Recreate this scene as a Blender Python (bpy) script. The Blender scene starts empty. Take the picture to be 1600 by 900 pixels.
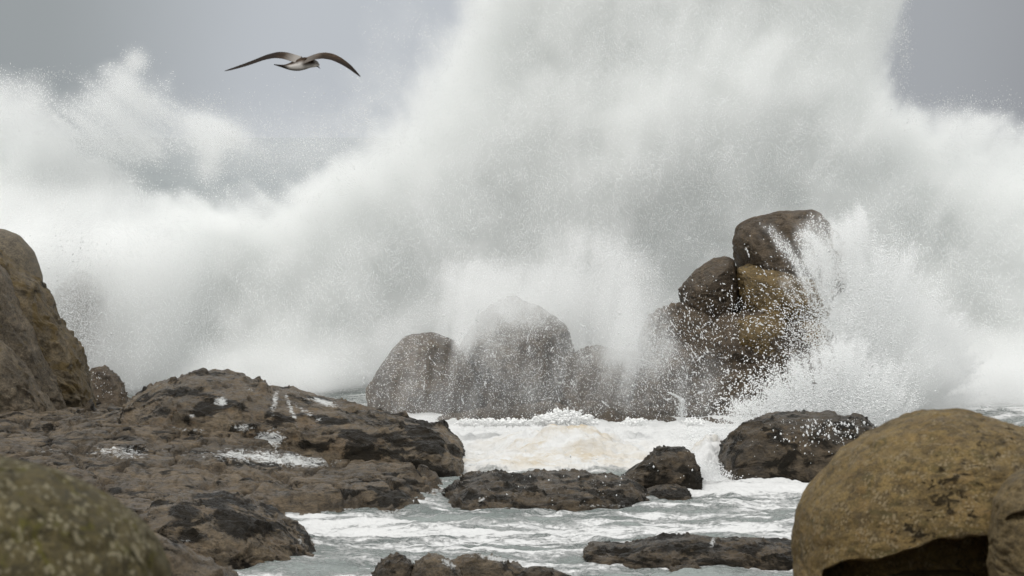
import bpy, math, time
import numpy as np
from mathutils import Vector, Matrix
T0 = time.time()
rng = np.random.default_rng(7)
scene = bpy.context.scene
COL = scene.collection

# ------------------------------------------------------------------ camera geometry
H, F = 6.0, 5000.0                      # eye height (m), focal length in pixels of a 1600 px wide frame
PITCH = math.atan(238.0 / F)
CP, SP = math.cos(PITCH), math.sin(PITCH)


def at(px, py, Y):
    """World point on the vertical plane y = Y seen at photograph pixel (px, py)."""
    px = np.asarray(px, float); py = np.asarray(py, float)
    a = (px - 800) / F; b = (450 - py) / F
    dy = CP + b * SP; dz = -SP + b * CP
    t = Y / dy
    return np.stack(np.broadcast_arrays(a * t, Y + 0 * t, H + dz * t), -1)


def to_px(P):
    x, y, z = P[..., 0], P[..., 1], P[..., 2] - H
    d = y * CP - z * SP; u = y * SP + z * CP
    return 800 + F * x / d, 450 - F * u / d


# ------------------------------------------------------------------ noise (numpy)
_pr = np.random.default_rng(3)
PERM = np.concatenate([_pr.permutation(256)] * 3).astype(np.int32)
_g = _pr.normal(size=(256, 3)); GRAD = (_g / np.linalg.norm(_g, axis=1, keepdims=True) * 1.25).astype(np.float32)
JIT = _pr.random((256, 3)).astype(np.float32)


def perlin(p):
    p = np.asarray(p, np.float32)
    i = np.floor(p).astype(np.int32); f = p - i; i &= 255
    w = f * f * f * (f * (f * 6 - 15) + 10)
    out = np.zeros(p.shape[:-1], np.float32)
    for dx in (0, 1):
        wx = w[..., 0] if dx else 1 - w[..., 0]
        a = PERM[i[..., 0] + dx]
        for dy in (0, 1):
            wy = w[..., 1] if dy else 1 - w[..., 1]
            b = PERM[a + i[..., 1] + dy]
            for dz in (0, 1):
                wz = w[..., 2] if dz else 1 - w[..., 2]
                g = GRAD[PERM[b + i[..., 2] + dz]]
                out += wx * wy * wz * (g[..., 0] * (f[..., 0] - dx) + g[..., 1] * (f[..., 1] - dy) + g[..., 2] * (f[..., 2] - dz))
    return out


def fbm(p, octv=5, gain=0.5, lac=2.03):
    s = 0; a = 1.0; t = 0
    for k in range(octv):
        s = s + a * perlin(p + 17.3 * k); t += a
        a *= gain; p = p * lac
    return s / t * 1.6


def ridged(p, octv=4, gain=0.5, lac=2.1):
    s = 0; a = 1.0; t = 0
    for k in range(octv):
        s = s + a * (1 - np.abs(perlin(p + 9.1 * k)) * 2.2); t += a
        a *= gain; p = p * lac
    return s / t


def worley(p):
    p = np.asarray(p, np.float32)
    i = np.floor(p).astype(np.int32); f = p - i
    d1 = np.full(p.shape[:-1], 9, np.float32); d2 = d1.copy()
    for dx in (-1, 0, 1):
        for dy in (-1, 0, 1):
            for dz in (-1, 0, 1):
                h = PERM[PERM[PERM[(i[..., 0] + dx) & 255] + ((i[..., 1] + dy) & 255)] + ((i[..., 2] + dz) & 255)]
                j = JIT[h]
                d = np.sqrt((dx + j[..., 0] - f[..., 0]) ** 2 + (dy + j[..., 1] - f[..., 1]) ** 2 + (dz + j[..., 2] - f[..., 2]) ** 2)
                d2 = np.minimum(d2, np.maximum(d1, d)); d1 = np.minimum(d1, d)
    return d1, d2


def facets(p):
    """Broken planes: every Worley cell carries a tilted plane of its own."""
    p = np.asarray(p, np.float32)
    i = np.floor(p).astype(np.int32); f = p - i
    best = np.full(p.shape[:-1], 9, np.float32); val = np.zeros(p.shape[:-1], np.float32)
    for dx in (-1, 0, 1):
        for dy in (-1, 0, 1):
            for dz in (-1, 0, 1):
                h = PERM[PERM[PERM[(i[..., 0] + dx) & 255] + ((i[..., 1] + dy) & 255)] + ((i[..., 2] + dz) & 255)]
                j = JIT[h]
                ox, oy, oz = f[..., 0] - dx - j[..., 0], f[..., 1] - dy - j[..., 1], f[..., 2] - dz - j[..., 2]
                d = ox * ox + oy * oy + oz * oz
                v = ox * GRAD[h, 0] + oy * GRAD[h, 1] + oz * GRAD[h, 2] + .35 * GRAD[PERM[h], 0]
                k = d < best
                best = np.where(k, d, best); val = np.where(k, v, val)
    return val


def sstep(a, b, x):
    t = np.clip((x - a) / (b - a), 0, 1)
    return t * t * (3 - 2 * t)


def poly_sd(px, py, poly):
    """Signed distance (positive inside) to a closed polygon."""
    P = np.asarray(poly, float); Q = np.roll(P, -1, 0)
    d2 = np.full(px.shape, 1e18); ins = np.zeros(px.shape, bool)
    for (ax, ay), (bx, by) in zip(P, Q):
        ex, ey = bx - ax, by - ay
        wx, wy = px - ax, py - ay
        t = np.clip((wx * ex + wy * ey) / (ex * ex + ey * ey + 1e-12), 0, 1)
        d2 = np.minimum(d2, (wx - ex * t) ** 2 + (wy - ey * t) ** 2)
        c = (ay > py) != (by > py)
        ins ^= c & (px < (bx - ax) * (py - ay) / ((by - ay) if by != ay else 1e-9) + ax)
    d = np.sqrt(d2)
    return np.where(ins, d, -d)


# ------------------------------------------------------------------ object helpers
def tag(o, label=None, cat=None, group=None, kind=None):
    if label: o['label'] = label
    if cat: o['category'] = cat
    if group: o['group'] = group
    if kind: o['kind'] = kind
    return o


def grid_faces(n, m, wrap=False):
    idx = np.arange(n * m).reshape(n, m)
    a = idx[:-1, :-1].ravel(); b = idx[1:, :-1].ravel(); c = idx[1:, 1:].ravel(); d = idx[:-1, 1:].ravel()
    f = np.stack([a, b, c, d], 1)
    if wrap:
        a = idx[:-1, -1]; b = idx[1:, -1]; c = idx[1:, 0]; d = idx[:-1, 0]
        f = np.concatenate([f, np.stack([a, b, c, d], 1)])
    return f


def new_mesh(name, V, faces, smooth=True):
    me = bpy.data.meshes.new(name)
    V = np.ascontiguousarray(V, np.float32).reshape(-1, 3)
    faces = np.ascontiguousarray(faces, np.int32)
    k = faces.shape[1]
    me.vertices.add(len(V)); me.vertices.foreach_set('co', V.ravel())
    me.loops.add(faces.size); me.loops.foreach_set('vertex_index', faces.ravel())
    me.polygons.add(len(faces))
    me.polygons.foreach_set('loop_start', np.arange(0, faces.size, k, dtype=np.int32))
    me.update(calc_edges=True)
    me.polygons.foreach_set('use_smooth', np.full(len(faces), smooth))
    me.validate()
    return me


def attr(me, name, vals):
    a = me.attributes.new(name, 'FLOAT', 'POINT')
    a.data.foreach_set('value', np.ascontiguousarray(vals, np.float32).ravel())


def normals(me):
    n = np.empty(len(me.vertices) * 3, np.float32); me.vertex_normals.foreach_get('vector', n)
    return n.reshape(-1, 3)


def link(name, me, mat, loc=(0, 0, 0), parent=None):
    o = bpy.data.objects.new(name, me); COL.objects.link(o)
    o.location = loc
    if mat: me.materials.append(mat)
    if parent: o.parent = parent
    return o


# ------------------------------------------------------------------ materials
class NT:
    def __init__(s, name):
        s.m = bpy.data.materials.new(name); s.m.use_nodes = True
        s.t = s.m.node_tree; s.t.nodes.clear()
        s.out = s.t.nodes.new('ShaderNodeOutputMaterial')

    def n(s, kind, **kw):
        nd = s.t.nodes.new(kind)
        for k, v in kw.items():
            if k in nd.inputs.keys():
                s.set(nd.inputs[k], v)
            else:
                setattr(nd, k, v)
        return nd

    def set(s, sock, v):
        if isinstance(v, bpy.types.NodeSocket): s.t.links.new(v, sock)
        elif isinstance(v, bpy.types.Node): s.t.links.new(v.outputs[0], sock)
        else: sock.default_value = v

    def math(s, op, a, b=0.0, clamp=False):
        nd = s.t.nodes.new('ShaderNodeMath'); nd.operation = op; nd.use_clamp = clamp
        s.set(nd.inputs[0], a); s.set(nd.inputs[1], b)
        return nd.outputs[0]

    def mix(s, fac, a, b, mode='MIX'):
        nd = s.t.nodes.new('ShaderNodeMix'); nd.data_type = 'RGBA'; nd.blend_type = mode
        s.set(nd.inputs[0], fac); s.set(nd.inputs[6], a); s.set(nd.inputs[7], b)
        return nd.outputs[2]

    def noise(s, vec, scale, detail=4, rough=0.55, dist=0.0):
        nd = s.t.nodes.new('ShaderNodeTexNoise')
        s.set(nd.inputs['Vector'], vec); nd.inputs['Scale'].default_value = scale
        nd.inputs['Detail'].default_value = detail; nd.inputs['Roughness'].default_value = rough
        nd.inputs['Distortion'].default_value = dist
        return nd.outputs['Fac']

    def ramp(s, fac, lo, hi):
        nd = s.t.nodes.new('ShaderNodeMapRange'); nd.interpolation_type = 'SMOOTHSTEP'
        s.set(nd.inputs[0], fac); s.set(nd.inputs[1], lo); s.set(nd.inputs[2], hi)
        return nd.outputs[0]

    def attr(s, name):
        nd = s.t.nodes.new('ShaderNodeAttribute'); nd.attribute_name = name
        return nd.outputs['Fac']

    def coord(s, scale=(1, 1, 1), rot=(0, 0, 0)):
        tc = s.t.nodes.new('ShaderNodeTexCoord'); mp = s.t.nodes.new('ShaderNodeMapping')
        s.t.links.new(tc.outputs['Object'], mp.inputs['Vector'])
        mp.inputs['Scale'].default_value = scale; mp.inputs['Rotation'].default_value = rot
        return mp.outputs[0]


def c3(r, g, b): return (r, g, b, 1.0)


def rock_mat(name, ca, cb, dark=c3(.016, .015, .013), dark_lo=.55, dark_hi=.60, dark_scale=1.4, tex=1.0,
             bump=.05, rough=(.35, .75), moss=None, moss_lo=.5, lichen=None, lichen_scale=7, lichen_lo=.62, band=(1, 1, 1.6),
             tint=None, pits=.75, spec=.30):
    t = NT(name)
    v = t.coord(band, (.12, .2, .3))
    big = t.noise(v, .9 * tex, 5, .6, .4)
    med = t.noise(v, 5 * tex, 6, .65, .3)
    fine = t.noise(v, 26 * tex, 5, .7)
    grain = t.noise(v, 90 * tex, 2, .6)
    col = t.mix(t.ramp(t.math('ADD', t.math('MULTIPLY', big, .6), t.math('MULTIPLY', med, .4)), .36, .64), ca, cb)
    if tint:
        col = t.mix(t.math('MULTIPLY', t.ramp(t.noise(v, 1.7 * tex, 5, .6, 1.0), .5, .68), .75), col, tint)
    val = t.math('ADD', t.math('MULTIPLY', t.math('SUBTRACT', fine, .5), 3.0), t.math('ADD', t.math('MULTIPLY', t.math('SUBTRACT', med, .5), 1.9), 1.0))
    val = t.math('MAXIMUM', t.math('ADD', val, t.math('MULTIPLY', t.math('SUBTRACT', grain, .5), .9)), .15)
    vv = t.t.nodes.new('ShaderNodeCombineColor')
    for k in range(3): t.set(vv.inputs[k], val)
    col = t.mix(1.0, col, vv.outputs[0], 'MULTIPLY')
    gr = t.ramp(grain, .35, .68)
    col = t.mix(t.math('MULTIPLY', gr, .28), col, t.mix(.5, col, cb), 'ADD')
    if moss:
        up = t.noise(v, 2.2 * tex, 6, .65, .8)
        col = t.mix(t.math('MULTIPLY', t.ramp(up, moss_lo, moss_lo + .14), .8), col, moss)
    if lichen:
        vo = t.n('ShaderNodeTexVoronoi', Scale=lichen_scale, Randomness=1.0)
        t.set(vo.inputs['Vector'], t.coord((1, 1, .75), (.3, .5, .2)))
        dd = t.math('SUBTRACT', .42, t.math('ADD', vo.outputs['Distance'], t.math('MULTIPLY', t.math('SUBTRACT', med, .5), 1.1)))
        gate = t.ramp(t.noise(v, 3.1 * tex, 3), lichen_lo - .12, lichen_lo)
        col = t.mix(t.math('MULTIPLY', t.math('MULTIPLY', t.ramp(dd, -.04, .12), gate), .8), col, lichen)
    # weed / black algae in patches with ragged edges
    dn = t.noise(v, dark_scale, 9, .62, .55)
    dn = t.math('ADD', dn, t.math('MULTIPLY', t.math('SUBTRACT', fine, .5), .12))
    dn = t.math('ADD', dn, t.math('MULTIPLY', t.attr('weed'), .30))
    dm = t.ramp(dn, dark_lo, dark_hi)
    col = t.mix(t.math('MULTIPLY', dm, .92), col, dark)
    # sea foam clinging to the stone
    fo = t.math('ADD', t.math('MULTIPLY', t.attr('foam'), .92), t.math('MULTIPLY', t.math('SUBTRACT', t.noise(v, 9, 8, .75, .9), .5), 2.2))
    fm = t.ramp(fo, .5, .86)
    col = t.mix(1.0, col, c3(.58, .545, .47), 'MULTIPLY')
    b = t.n('ShaderNodeBsdfPrincipled')
    ro = t.n('ShaderNodeMapRange'); t.set(ro.inputs[0], med); ro.inputs[1].default_value = .35; ro.inputs[2].default_value = .65
    t.set(b.inputs['Specular IOR Level'], t.math('MULTIPLY', t.math('SUBTRACT', 1.0, t.math('MULTIPLY', dm, .7)), spec)); ro.inputs[3].default_value = rough[0]; ro.inputs[4].default_value = rough[1]
    t.set(b.inputs['Roughness'], ro.outputs[0])
    hgt = t.math('ADD', t.math('MULTIPLY', med, 1.0), t.math('ADD', t.math('MULTIPLY', fine, .45), t.math('MULTIPLY', grain, .12)))
    pit = t.ramp(t.noise(t.coord((.8, .8, 1.9), (.2, .1, .4)), 15 * tex, 3, .55, .7), .64, .74)
    col = t.mix(t.math('MULTIPLY', pit, pits), col, dark)
    hgt = t.math('ADD', t.math('SUBTRACT', hgt, t.math('MULTIPLY', pit, .5)), t.math('MULTIPLY', dm, .10))
    t.set(b.inputs['Base Color'], t.mix(fm, col, c3(.60, .61, .60)))
    bp = t.n('ShaderNodeBump', Strength=1.0, Distance=bump); t.set(bp.inputs['Height'], hgt)
    t.set(b.inputs['Normal'], bp.outputs[0])
    t.set(t.out.inputs['Surface'], b.outputs[0])
    return t.m


M_WET = rock_mat('wet_brown_rock', c3(.075, .060, .042), c3(.20, .162, .118), dark_lo=.515, dark_hi=.585, tint=c3(.17, .118, .068), pits=.85, bump=.075, rough=(.24, .75), spec=.4)
M_SHELF = rock_mat('wet_ledge_rock', c3(.062, .049, .034), c3(.165, .132, .096), dark_lo=.535, dark_hi=.60, dark_scale=1.9, pits=.85, rough=(.42, .7), band=(.6, .5, 2.2), bump=.06)
M_DARK = rock_mat('dark_weedy_rock', c3(.038, .031, .022), c3(.122, .096, .068), dark_lo=.47, dark_hi=.56, dark_scale=1.8, rough=(.25, .6))
M_CLIFF = rock_mat('cliff_rock', c3(.10, .086, .068), c3(.20, .17, .135), dark_lo=.63, dark_hi=.72, dark_scale=.8, moss=c3(.13, .095, .035), moss_lo=.56, rough=(.5, .8))
M_CLIFFMOSS = rock_mat('mossy_cliff_rock', c3(.10, .082, .055), c3(.19, .155, .105), dark_lo=.60, dark_hi=.70, dark_scale=1.0, moss=c3(.15, .105, .03), moss_lo=.47, rough=(.5, .8))
M_DOME = rock_mat('dry_grey_brown_rock', c3(.14, .122, .098), c3(.20, .175, .14), dark_lo=.70, dark_hi=.80, rough=(.6, .85), bump=.02)
M_TAN = rock_mat('tan_granite', c3(.115, .082, .033), c3(.26, .193, .086), dark=c3(.03, .025, .017), dark_lo=.64, dark_hi=.74, dark_scale=17.0, tex=3.2, bump=.022,
                 tint=c3(.24, .165, .07), moss=c3(.12, .10, .035), moss_lo=.54, lichen=c3(.40, .33, .21), lichen_scale=42, lichen_lo=.56, rough=(.6, .85), band=(.75, .75, 1.3), pits=.5)
M_TANGREY = rock_mat('greyer_tan_granite', c3(.115, .088, .044), c3(.20, .157, .088), dark_lo=.68, dark_hi=.78, tex=2.4, bump=.014, moss=c3(.10, .085, .03), moss_lo=.6, rough=(.6, .85), pits=.4)  # a greyer, duller tan than the large boulder's stone
M_LICHEN = rock_mat('mossy_lichen_granite', c3(.058, .050, .022), c3(.125, .108, .055), dark=c3(.022, .019, .009), dark_lo=.58, dark_hi=.72, dark_scale=9, tex=4.2, bump=.012,
                    moss=c3(.14, .135, .016), moss_lo=.52, lichen=c3(.36, .34, .25), lichen_scale=34, lichen_lo=.55, rough=(.7, .9), band=(1.2, 1, .8), pits=.6)
M_BACK = rock_mat('far_brown_rock', c3(.07, .055, .042), c3(.15, .12, .092), dark_lo=.64, dark_hi=.74, rough=(.4, .7))
M_OCHRE = rock_mat('ochre_rock', c3(.14, .105, .055), c3(.25, .19, .10), dark_lo=.66, dark_hi=.76, rough=(.5, .8), tint=c3(.24, .17, .07))


# ------------------------------------------------------------------ rocks
def smooth1(a, k, wrap=False):
    if k <= 0: return a
    r = int(3 * k) + 1; w = np.exp(-.5 * (np.arange(-r, r + 1) / k) ** 2); w /= w.sum()
    return np.convolve(np.pad(a, r, mode='wrap' if wrap else 'edge'), w, 'valid')


def displace(me, amp, L, craggy=0.5, cracks=0.0, strata=0.0, seed=0, fine=.34, tilt=0.0, gash=.85, facet=None):
    if facet is None: facet = .42 * craggy
    n = len(me.vertices)
    P = np.empty(n * 3, np.float32); me.vertices.foreach_get('co', P); P = P.reshape(-1, 3)
    N = normals(me)
    ct, stt = math.cos(math.radians(tilt)), math.sin(math.radians(tilt))
    R = np.stack([P[:, 0] * ct - P[:, 2] * stt, P[:, 1], P[:, 0] * stt + P[:, 2] * ct], -1)
    q = R + seed * 13.7
    wv = np.stack([fbm(q / L + 5, 2), fbm(q / L + 15, 2), fbm(q / L + 25, 2)], -1)
    q = q + wv * .25 * L
    d = fbm(q / L, 4, .5) * (1 - craggy * .5)
    if craggy: d = d + craggy * (ridged(q / (L * .8) * np.array([.6, .6, 1.9]), 5, .5) - .55)
    d = d + fine * fbm(q / (L * .18) * np.array([.75, .75, 1.5]), 4, .55)
    if craggy and gash:
        g = ridged(q / (L * .5) * np.array([.45, .6, 1.9]) + 40, 3, .5)
        d = d - gash * sstep(.70, .93, g) * sstep(-.15, .25, fbm(q / L * 1.3 + 70, 2))
        g = ridged(q / (L * .2) * np.array([.5, .6, 1.7]) + 80, 3, .5)
        d = d - gash * .45 * sstep(.72, .92, g) * sstep(-.1, .3, fbm(q / L * 2.1 + 90, 2))
    if facet:
        d = d * (1 - .35 * min(facet, 1)) + facet * facets(q / (L * .75) * np.array([.75, .8, 1.35])) + facet * .42 * facets(q / (L * .27) * np.array([.65, .8, 1.5]) + 5)
    if strata:
        s = (R[:, 2] + .2 * wv[:, 2] * L + .06 * L * fbm(q / L * 4, 3)) / (L * .34)
        fr = s - np.floor(s)
        d = d + strata * (sstep(.0, .25, fr) * (1 - fr) * 1.6 - .5)
    if cracks:
        d1, d2 = worley(q / (L * 1.25) * np.array([.7, .8, 1.25]))
        d = d - cracks * (1 - sstep(0.0, .08, d2 - d1)) + cracks * .5 * (.5 - d1)
        c1, c2 = worley(q / (L * .42) * np.array([.6, .7, 1.5]))
        d = d - cracks * .3 * (1 - sstep(0.0, .10, c2 - c1))
    d = np.where(d > .45, .45 + .3 * np.tanh((d - .45) / .3), d)
    P = P + N * (amp * d)[:, None]
    me.vertices.foreach_set('co', P.astype(np.float32).ravel()); me.update()
    return P


def finish(name, label, me, mat, base, seed, foam, weed, cat, group):
    """Foam and weed attributes (by place on the stone), then link the rock with its origin at its base."""
    n = len(me.vertices)
    P = np.empty(n * 3, np.float32); me.vertices.foreach_get('co', P); P = P.reshape(-1, 3)
    W = P + base
    fo = np.zeros(n); we = np.zeros(n)
    px, py = to_px(W)
    for (cx, cy, rx, ry, a, s) in foam:
        ca, sa = math.cos(math.radians(a)), math.sin(math.radians(a))
        u = ((px - cx) * ca + (py - cy) * sa) / (rx * 1.45); v = (-(px - cx) * sa + (py - cy) * ca) / (ry * 1.45)
        fo = np.maximum(fo, s * np.exp(-(u * u + v * v) * .9))
    for (cx, cy, rx, ry, s) in weed:
        we += s * np.exp(-((px - cx) / rx) ** 2 - ((py - cy) / ry) ** 2)
    attr(me, 'foam', fo); attr(me, 'weed', we)
    o = link(name, me, mat, tuple(base))
    return tag(o, label, cat, group)


def loft(name, label, top, Y, df, db, zb, mat, amp=.12, L=1.0, n=160, m=90, ef=.8, sm=2.0, seed=0, foam=(), weed=(),
         cat='rock', group=None, shear=0.0, skew=0.0, blunt=6, **kw):
    """A rock whose crest line against what is behind follows TOP (pixels at distance Y); each slice is a rounded arch
    DF metres deep towards the sea-side viewer and DB metres behind, standing on height ZB."""
    tp = np.array(top, float); Yo = skew * (tp[:, 0] - tp[:, 0].mean()) / 100
    W = np.array([at(a, b, Y + c) for (a, b), c in zip(tp, Yo)])
    x, z = W[:, 0], np.maximum(W[:, 2], zb + .02)
    x = np.concatenate([[x[0] - .02], x, [x[-1] + .02]]); z = np.concatenate([[zb], z, [zb]])
    s = np.concatenate([[0], np.cumsum(np.hypot(np.diff(x), np.diff(z)))])
    Yo = np.concatenate([Yo[:1], Yo, Yo[-1:]])
    ss = np.linspace(0, s[-1], n)
    xs = smooth1(np.interp(ss, s, x), sm); zs = smooth1(np.interp(ss, s, z), sm)
    ys = smooth1(np.interp(ss, s, Yo), sm)
    h = np.maximum(zs - zb, .01); hm = h.max()
    k = np.clip(h / hm, 0, 1) ** .45
    end = np.minimum(np.linspace(0, 1, n), np.linspace(1, 0, n)) * blunt
    k = k * np.clip(end, .0, 1) ** .5
    nf = int(m * .72)
    phi = np.concatenate([np.linspace(0, math.pi / 2, nf, endpoint=False), np.linspace(math.pi / 2, math.pi, m - nf)])
    c, sn = np.cos(phi), np.sin(phi)
    yy = np.where(c > 0, -df * np.abs(c) ** ef, db * np.abs(c) ** ef)
    V = np.zeros((n, m, 3))
    V[..., 0] = xs[:, None] + shear * yy[None, :] * k[:, None]
    V[..., 1] = yy[None, :] * k[:, None] + ys[:, None]
    V[..., 2] = (sn ** ef)[None, :] * h[:, None]
    cx = float(xs.mean()); V[..., 0] -= cx
    me = new_mesh(name, V, grid_faces(n, m)[:, ::-1])
    displace(me, amp, L, seed=seed, **kw)
    return finish(name, label, me, mat, np.array([cx, Y, zb]), seed, foam, weed, cat, group)


def boulder(name, label, outline, Y, dep, mat, amp=.08, L=.8, n=44, seed=0, foam=(), weed=(), carve=(), cuts=0, p=.92, sm=2.5, cat='boulder', group=None, centre=None, **kw):
    """A rounded stone with the closed pixel OUTLINE at distance Y and half-depth DEP."""
    W = at([q[0] for q in outline], [q[1] for q in outline], Y)[:, [0, 2]]
    if centre is not None: C = at(centre[0], centre[1], Y)[[0, 2]]
    else:
        Q = np.roll(W, -1, 0); cr = W[:, 0] * Q[:, 1] - Q[:, 0] * W[:, 1]
        C = ((W + Q) * cr[:, None]).sum(0) / (3 * cr.sum())
    seg = []
    for a, b in zip(W, np.roll(W, -1, 0)):
        seg.append(a + (b - a) * np.linspace(0, 1, 40, endpoint=False)[:, None])
    seg = np.concatenate(seg) - C
    th = np.arctan2(seg[:, 1], seg[:, 0]); r = np.hypot(seg[:, 0], seg[:, 1])
    o = np.argsort(th); tt = np.linspace(-math.pi, math.pi, 361)[:-1]
    R = np.interp(tt, th[o], r[o], period=2 * math.pi); R = smooth1(R, sm, True)
    # cube sphere
    g = np.tan(np.linspace(-1, 1, n) * math.pi / 4); A, B = np.meshgrid(g, g, indexing='ij'); O = np.ones_like(A)
    D = []; FC = []; off = 0
    for ax in [(A, B, O), (B, A, -O), (O, A, B), (-O, B, A), (B, O, A), (A, -O, B)]:
        d = np.stack(ax, -1).reshape(-1, 3); D.append(d / np.linalg.norm(d, axis=1, keepdims=True))
        FC.append(grid_faces(n, n) + off); off += n * n
    D = np.concatenate(D); FC = np.concatenate(FC)
    key = np.round(D * 1e5).astype(np.int64); _, first, inv = np.unique(key, axis=0, return_index=True, return_inverse=True)
    D = D[first]; FC = inv.reshape(-1)[FC]
    rr = np.hypot(D[:, 0], D[:, 2]); a = np.arctan2(D[:, 2], D[:, 0])
    Rv = np.interp(a, np.append(tt, math.pi), np.append(R, R[0]))
    V = np.stack([np.cos(a) * Rv * rr ** p, dep * np.sign(D[:, 1]) * np.abs(D[:, 1]) ** .95, np.sin(a) * Rv * rr ** p], -1)
    if cuts:
        cr = np.random.default_rng(seed + 500); lim = np.array([R.mean(), dep, R.mean()])
        for _ in range(cuts):
            nn = cr.normal(size=3); nn[1] = -abs(nn[1]); nn /= np.linalg.norm(nn)
            hh = cr.uniform(.74, .92) * np.sqrt(((nn * lim) ** 2).sum())
            V -= np.maximum(0, V @ nn - hh)[:, None] * nn * .85
    if cuts: V *= 1.12
    zmin = V[:, 2].min(); base = np.array([C[0], Y, C[1] + zmin]); V[:, 2] -= zmin
    for poly, dy, soft in carve:
        px, py = to_px(V + base)
        sd = poly_sd(px, py, poly) + 9 * fbm(V / .35, 3)
        V[:, 1] += np.where(V[:, 1] < dep * .4, dy * sstep(0, soft, sd), 0)
    me = new_mesh(name, V, FC)
    N = normals(me)
    if (N * (V - V.mean(0))).sum(1).mean() < 0:
        me.flip_normals(); me.update()
    displace(me, amp, L, seed=seed, **kw)
    return finish(name, label, me, mat, base, seed, foam, weed, cat, group)


ROCKS = 'rocks of the shore'
STACK = 'boulders piled in the far rock stack'
BACKG = 'rocks standing in the spray'
FEET = 'small stones at the foot of the cliff'

# near shore
boulder('boulder', 'blurred mossy boulder speckled with pale lichen, nearest of all', [(-420, 800), (-300, 725), (-150, 702), (0, 715), (60, 728), (100, 741), (170, 776), (230, 822), (256, 862), (268, 910), (262, 1100), (150, 1300), (-250, 1300), (-420, 1050)],
        12, .75, M_LICHEN, amp=.025, L=.5, n=70, seed=1, craggy=.2, fine=.25, group='big foreground boulders')
loft('sloping_rock', 'brown slanting rock low behind the lichen covered boulder', [(60, 800), (180, 815), (260, 842), (310, 868), (372, 902), (420, 960), (440, 1010)], 25, .9, .9, 1.1, M_WET, amp=.06, L=.5, seed=2, craggy=.6, group=ROCKS)
boulder('boulder', 'large smooth tan boulder hollowed out underneath', [(1240, 905), (1238, 850), (1246, 800), (1270, 758), (1320, 705), (1388, 661), (1448, 643), (1512, 640), (1562, 656), (1612, 672), (1700, 720), (1760, 820), (1760, 1000), (1650, 1100), (1330, 1100), (1255, 1010)],
        22, 1.35, M_TAN, amp=.045, L=.9, n=110, seed=3, craggy=.35, gash=.35, facet=.22, fine=.34, group='big foreground boulders',
        carve=[([(1272, 920), (1284, 890), (1330, 880), (1400, 868), (1480, 842), (1552, 830), (1700, 830), (1700, 1000), (1272, 1000)], .9, 30)], weed=[(1490, 770, 55, 48, .62), (1430, 830, 50, 22, .5), (1570, 690, 60, 30, .45)])
boulder('boulder', 'buff boulder with an overhanging brow at right of the hollow', [(1548, 910), (1545, 830), (1556, 780), (1575, 752), (1600, 735), (1680, 720), (1720, 800), (1720, 1000), (1570, 1010)], 20.6, .5, M_TANGREY, amp=.035, L=.4, n=60, seed=4, craggy=.5, fine=.2,
        group='big foreground boulders', carve=[([(1558, 812), (1580, 800), (1620, 790), (1620, 815), (1575, 822)], .12, 8)])
boulder('flat_stone', 'pale low stone lying in the shade of the hollow', [(1380, 905), (1410, 895), (1470, 891), (1520, 896), (1530, 910), (1500, 960), (1400, 960)], 21.4, .3, M_TANGREY, amp=.02, L=.3, n=30, seed=5, craggy=.2, cat='stone', group=ROCKS)

# the wet shelf with the long whaleback and the cliff at left
loft('long_rock', 'long brown whaleback rock with foam runs on its flank', [(146, 660), (170, 650), (204, 634), (214, 615), (262, 596), (310, 584), (345, 587), (372, 592), (440, 608), (520, 630), (600, 650), (660, 661), (690, 670), (715, 694), (729, 724), (732, 748), (722, 772)],
     59.5, 3.6, 2.2, -.3, M_WET, amp=.115, L=1.15, n=440, m=190, ef=.74, seed=6, craggy=.6, strata=.5, cracks=.2, gash=.75, facet=.2, skew=-.5, blunt=14, tilt=10, cat='rock', group=ROCKS,
     foam=[(346, 627, 9, 7, 0, 1.0), (300, 650, 5, 4, 0, .8), (415, 690, 28, 13, -15, 1.0), (380, 668, 14, 6, 0, .8), (430, 625, 5, 22, 15, .75), (455, 640, 4, 25, -20, .8), (480, 645, 25, 5, 30, .7), (505, 628, 22, 4, 15, 1.0), (390, 608, 15, 3, 20, .5), (300, 672, 40, 4, 5, .6)],
     weed=[(545, 690, 60, 30, .34), (650, 685, 60, 30, .34), (600, 725, 60, 20, .2)])
boulder('boulder', 'rounded grey brown dome peeping over the cliff', [(-120, 470), (-110, 390), (-60, 356), (0, 357), (28, 366), (52, 392), (65, 430), (66, 470), (40, 540), (-60, 560)], 66, 1.4, M_DOME, amp=.05, L=.9, n=50, seed=7, craggy=.0, fine=.15, group='rocks of the left cliff')
loft('cliff', 'tall cliff with a mossy edge slanting down to the shelf', [(-330, 420), (-150, 380), (-60, 382), (0, 390), (14, 404), (32, 424), (58, 440), (72, 462), (90, 495), (114, 528), (128, 560), (140, 605), (148, 640), (152, 662)], 64.8, 1.6, 1.6, 0, M_CLIFFMOSS,
     amp=.085, L=.9, n=320, m=190, ef=.62, seed=8, craggy=.5, cracks=.22, strata=.5, tilt=60, gash=.9, facet=.3, sm=1.2, cat='cliff', group='rocks of the left cliff', weed=[(45, 440, 30, 30, .5)])
loft('leaning_rock', 'smooth grey slab lying slantwise on the face of the cliff', [(-300, 470), (-80, 392), (-20, 398), (6, 420), (24, 462), (50, 505), (66, 545), (86, 590), (104, 630), (112, 664)], 63.7, 1.3, .8, .05, M_CLIFF,
     amp=.065, L=.9, n=280, m=160, ef=.62, seed=48, craggy=.5, cracks=.2, strata=.4, tilt=60, gash=.8, facet=.3, sm=1.2, cat='rock', group='rocks of the left cliff')
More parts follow.
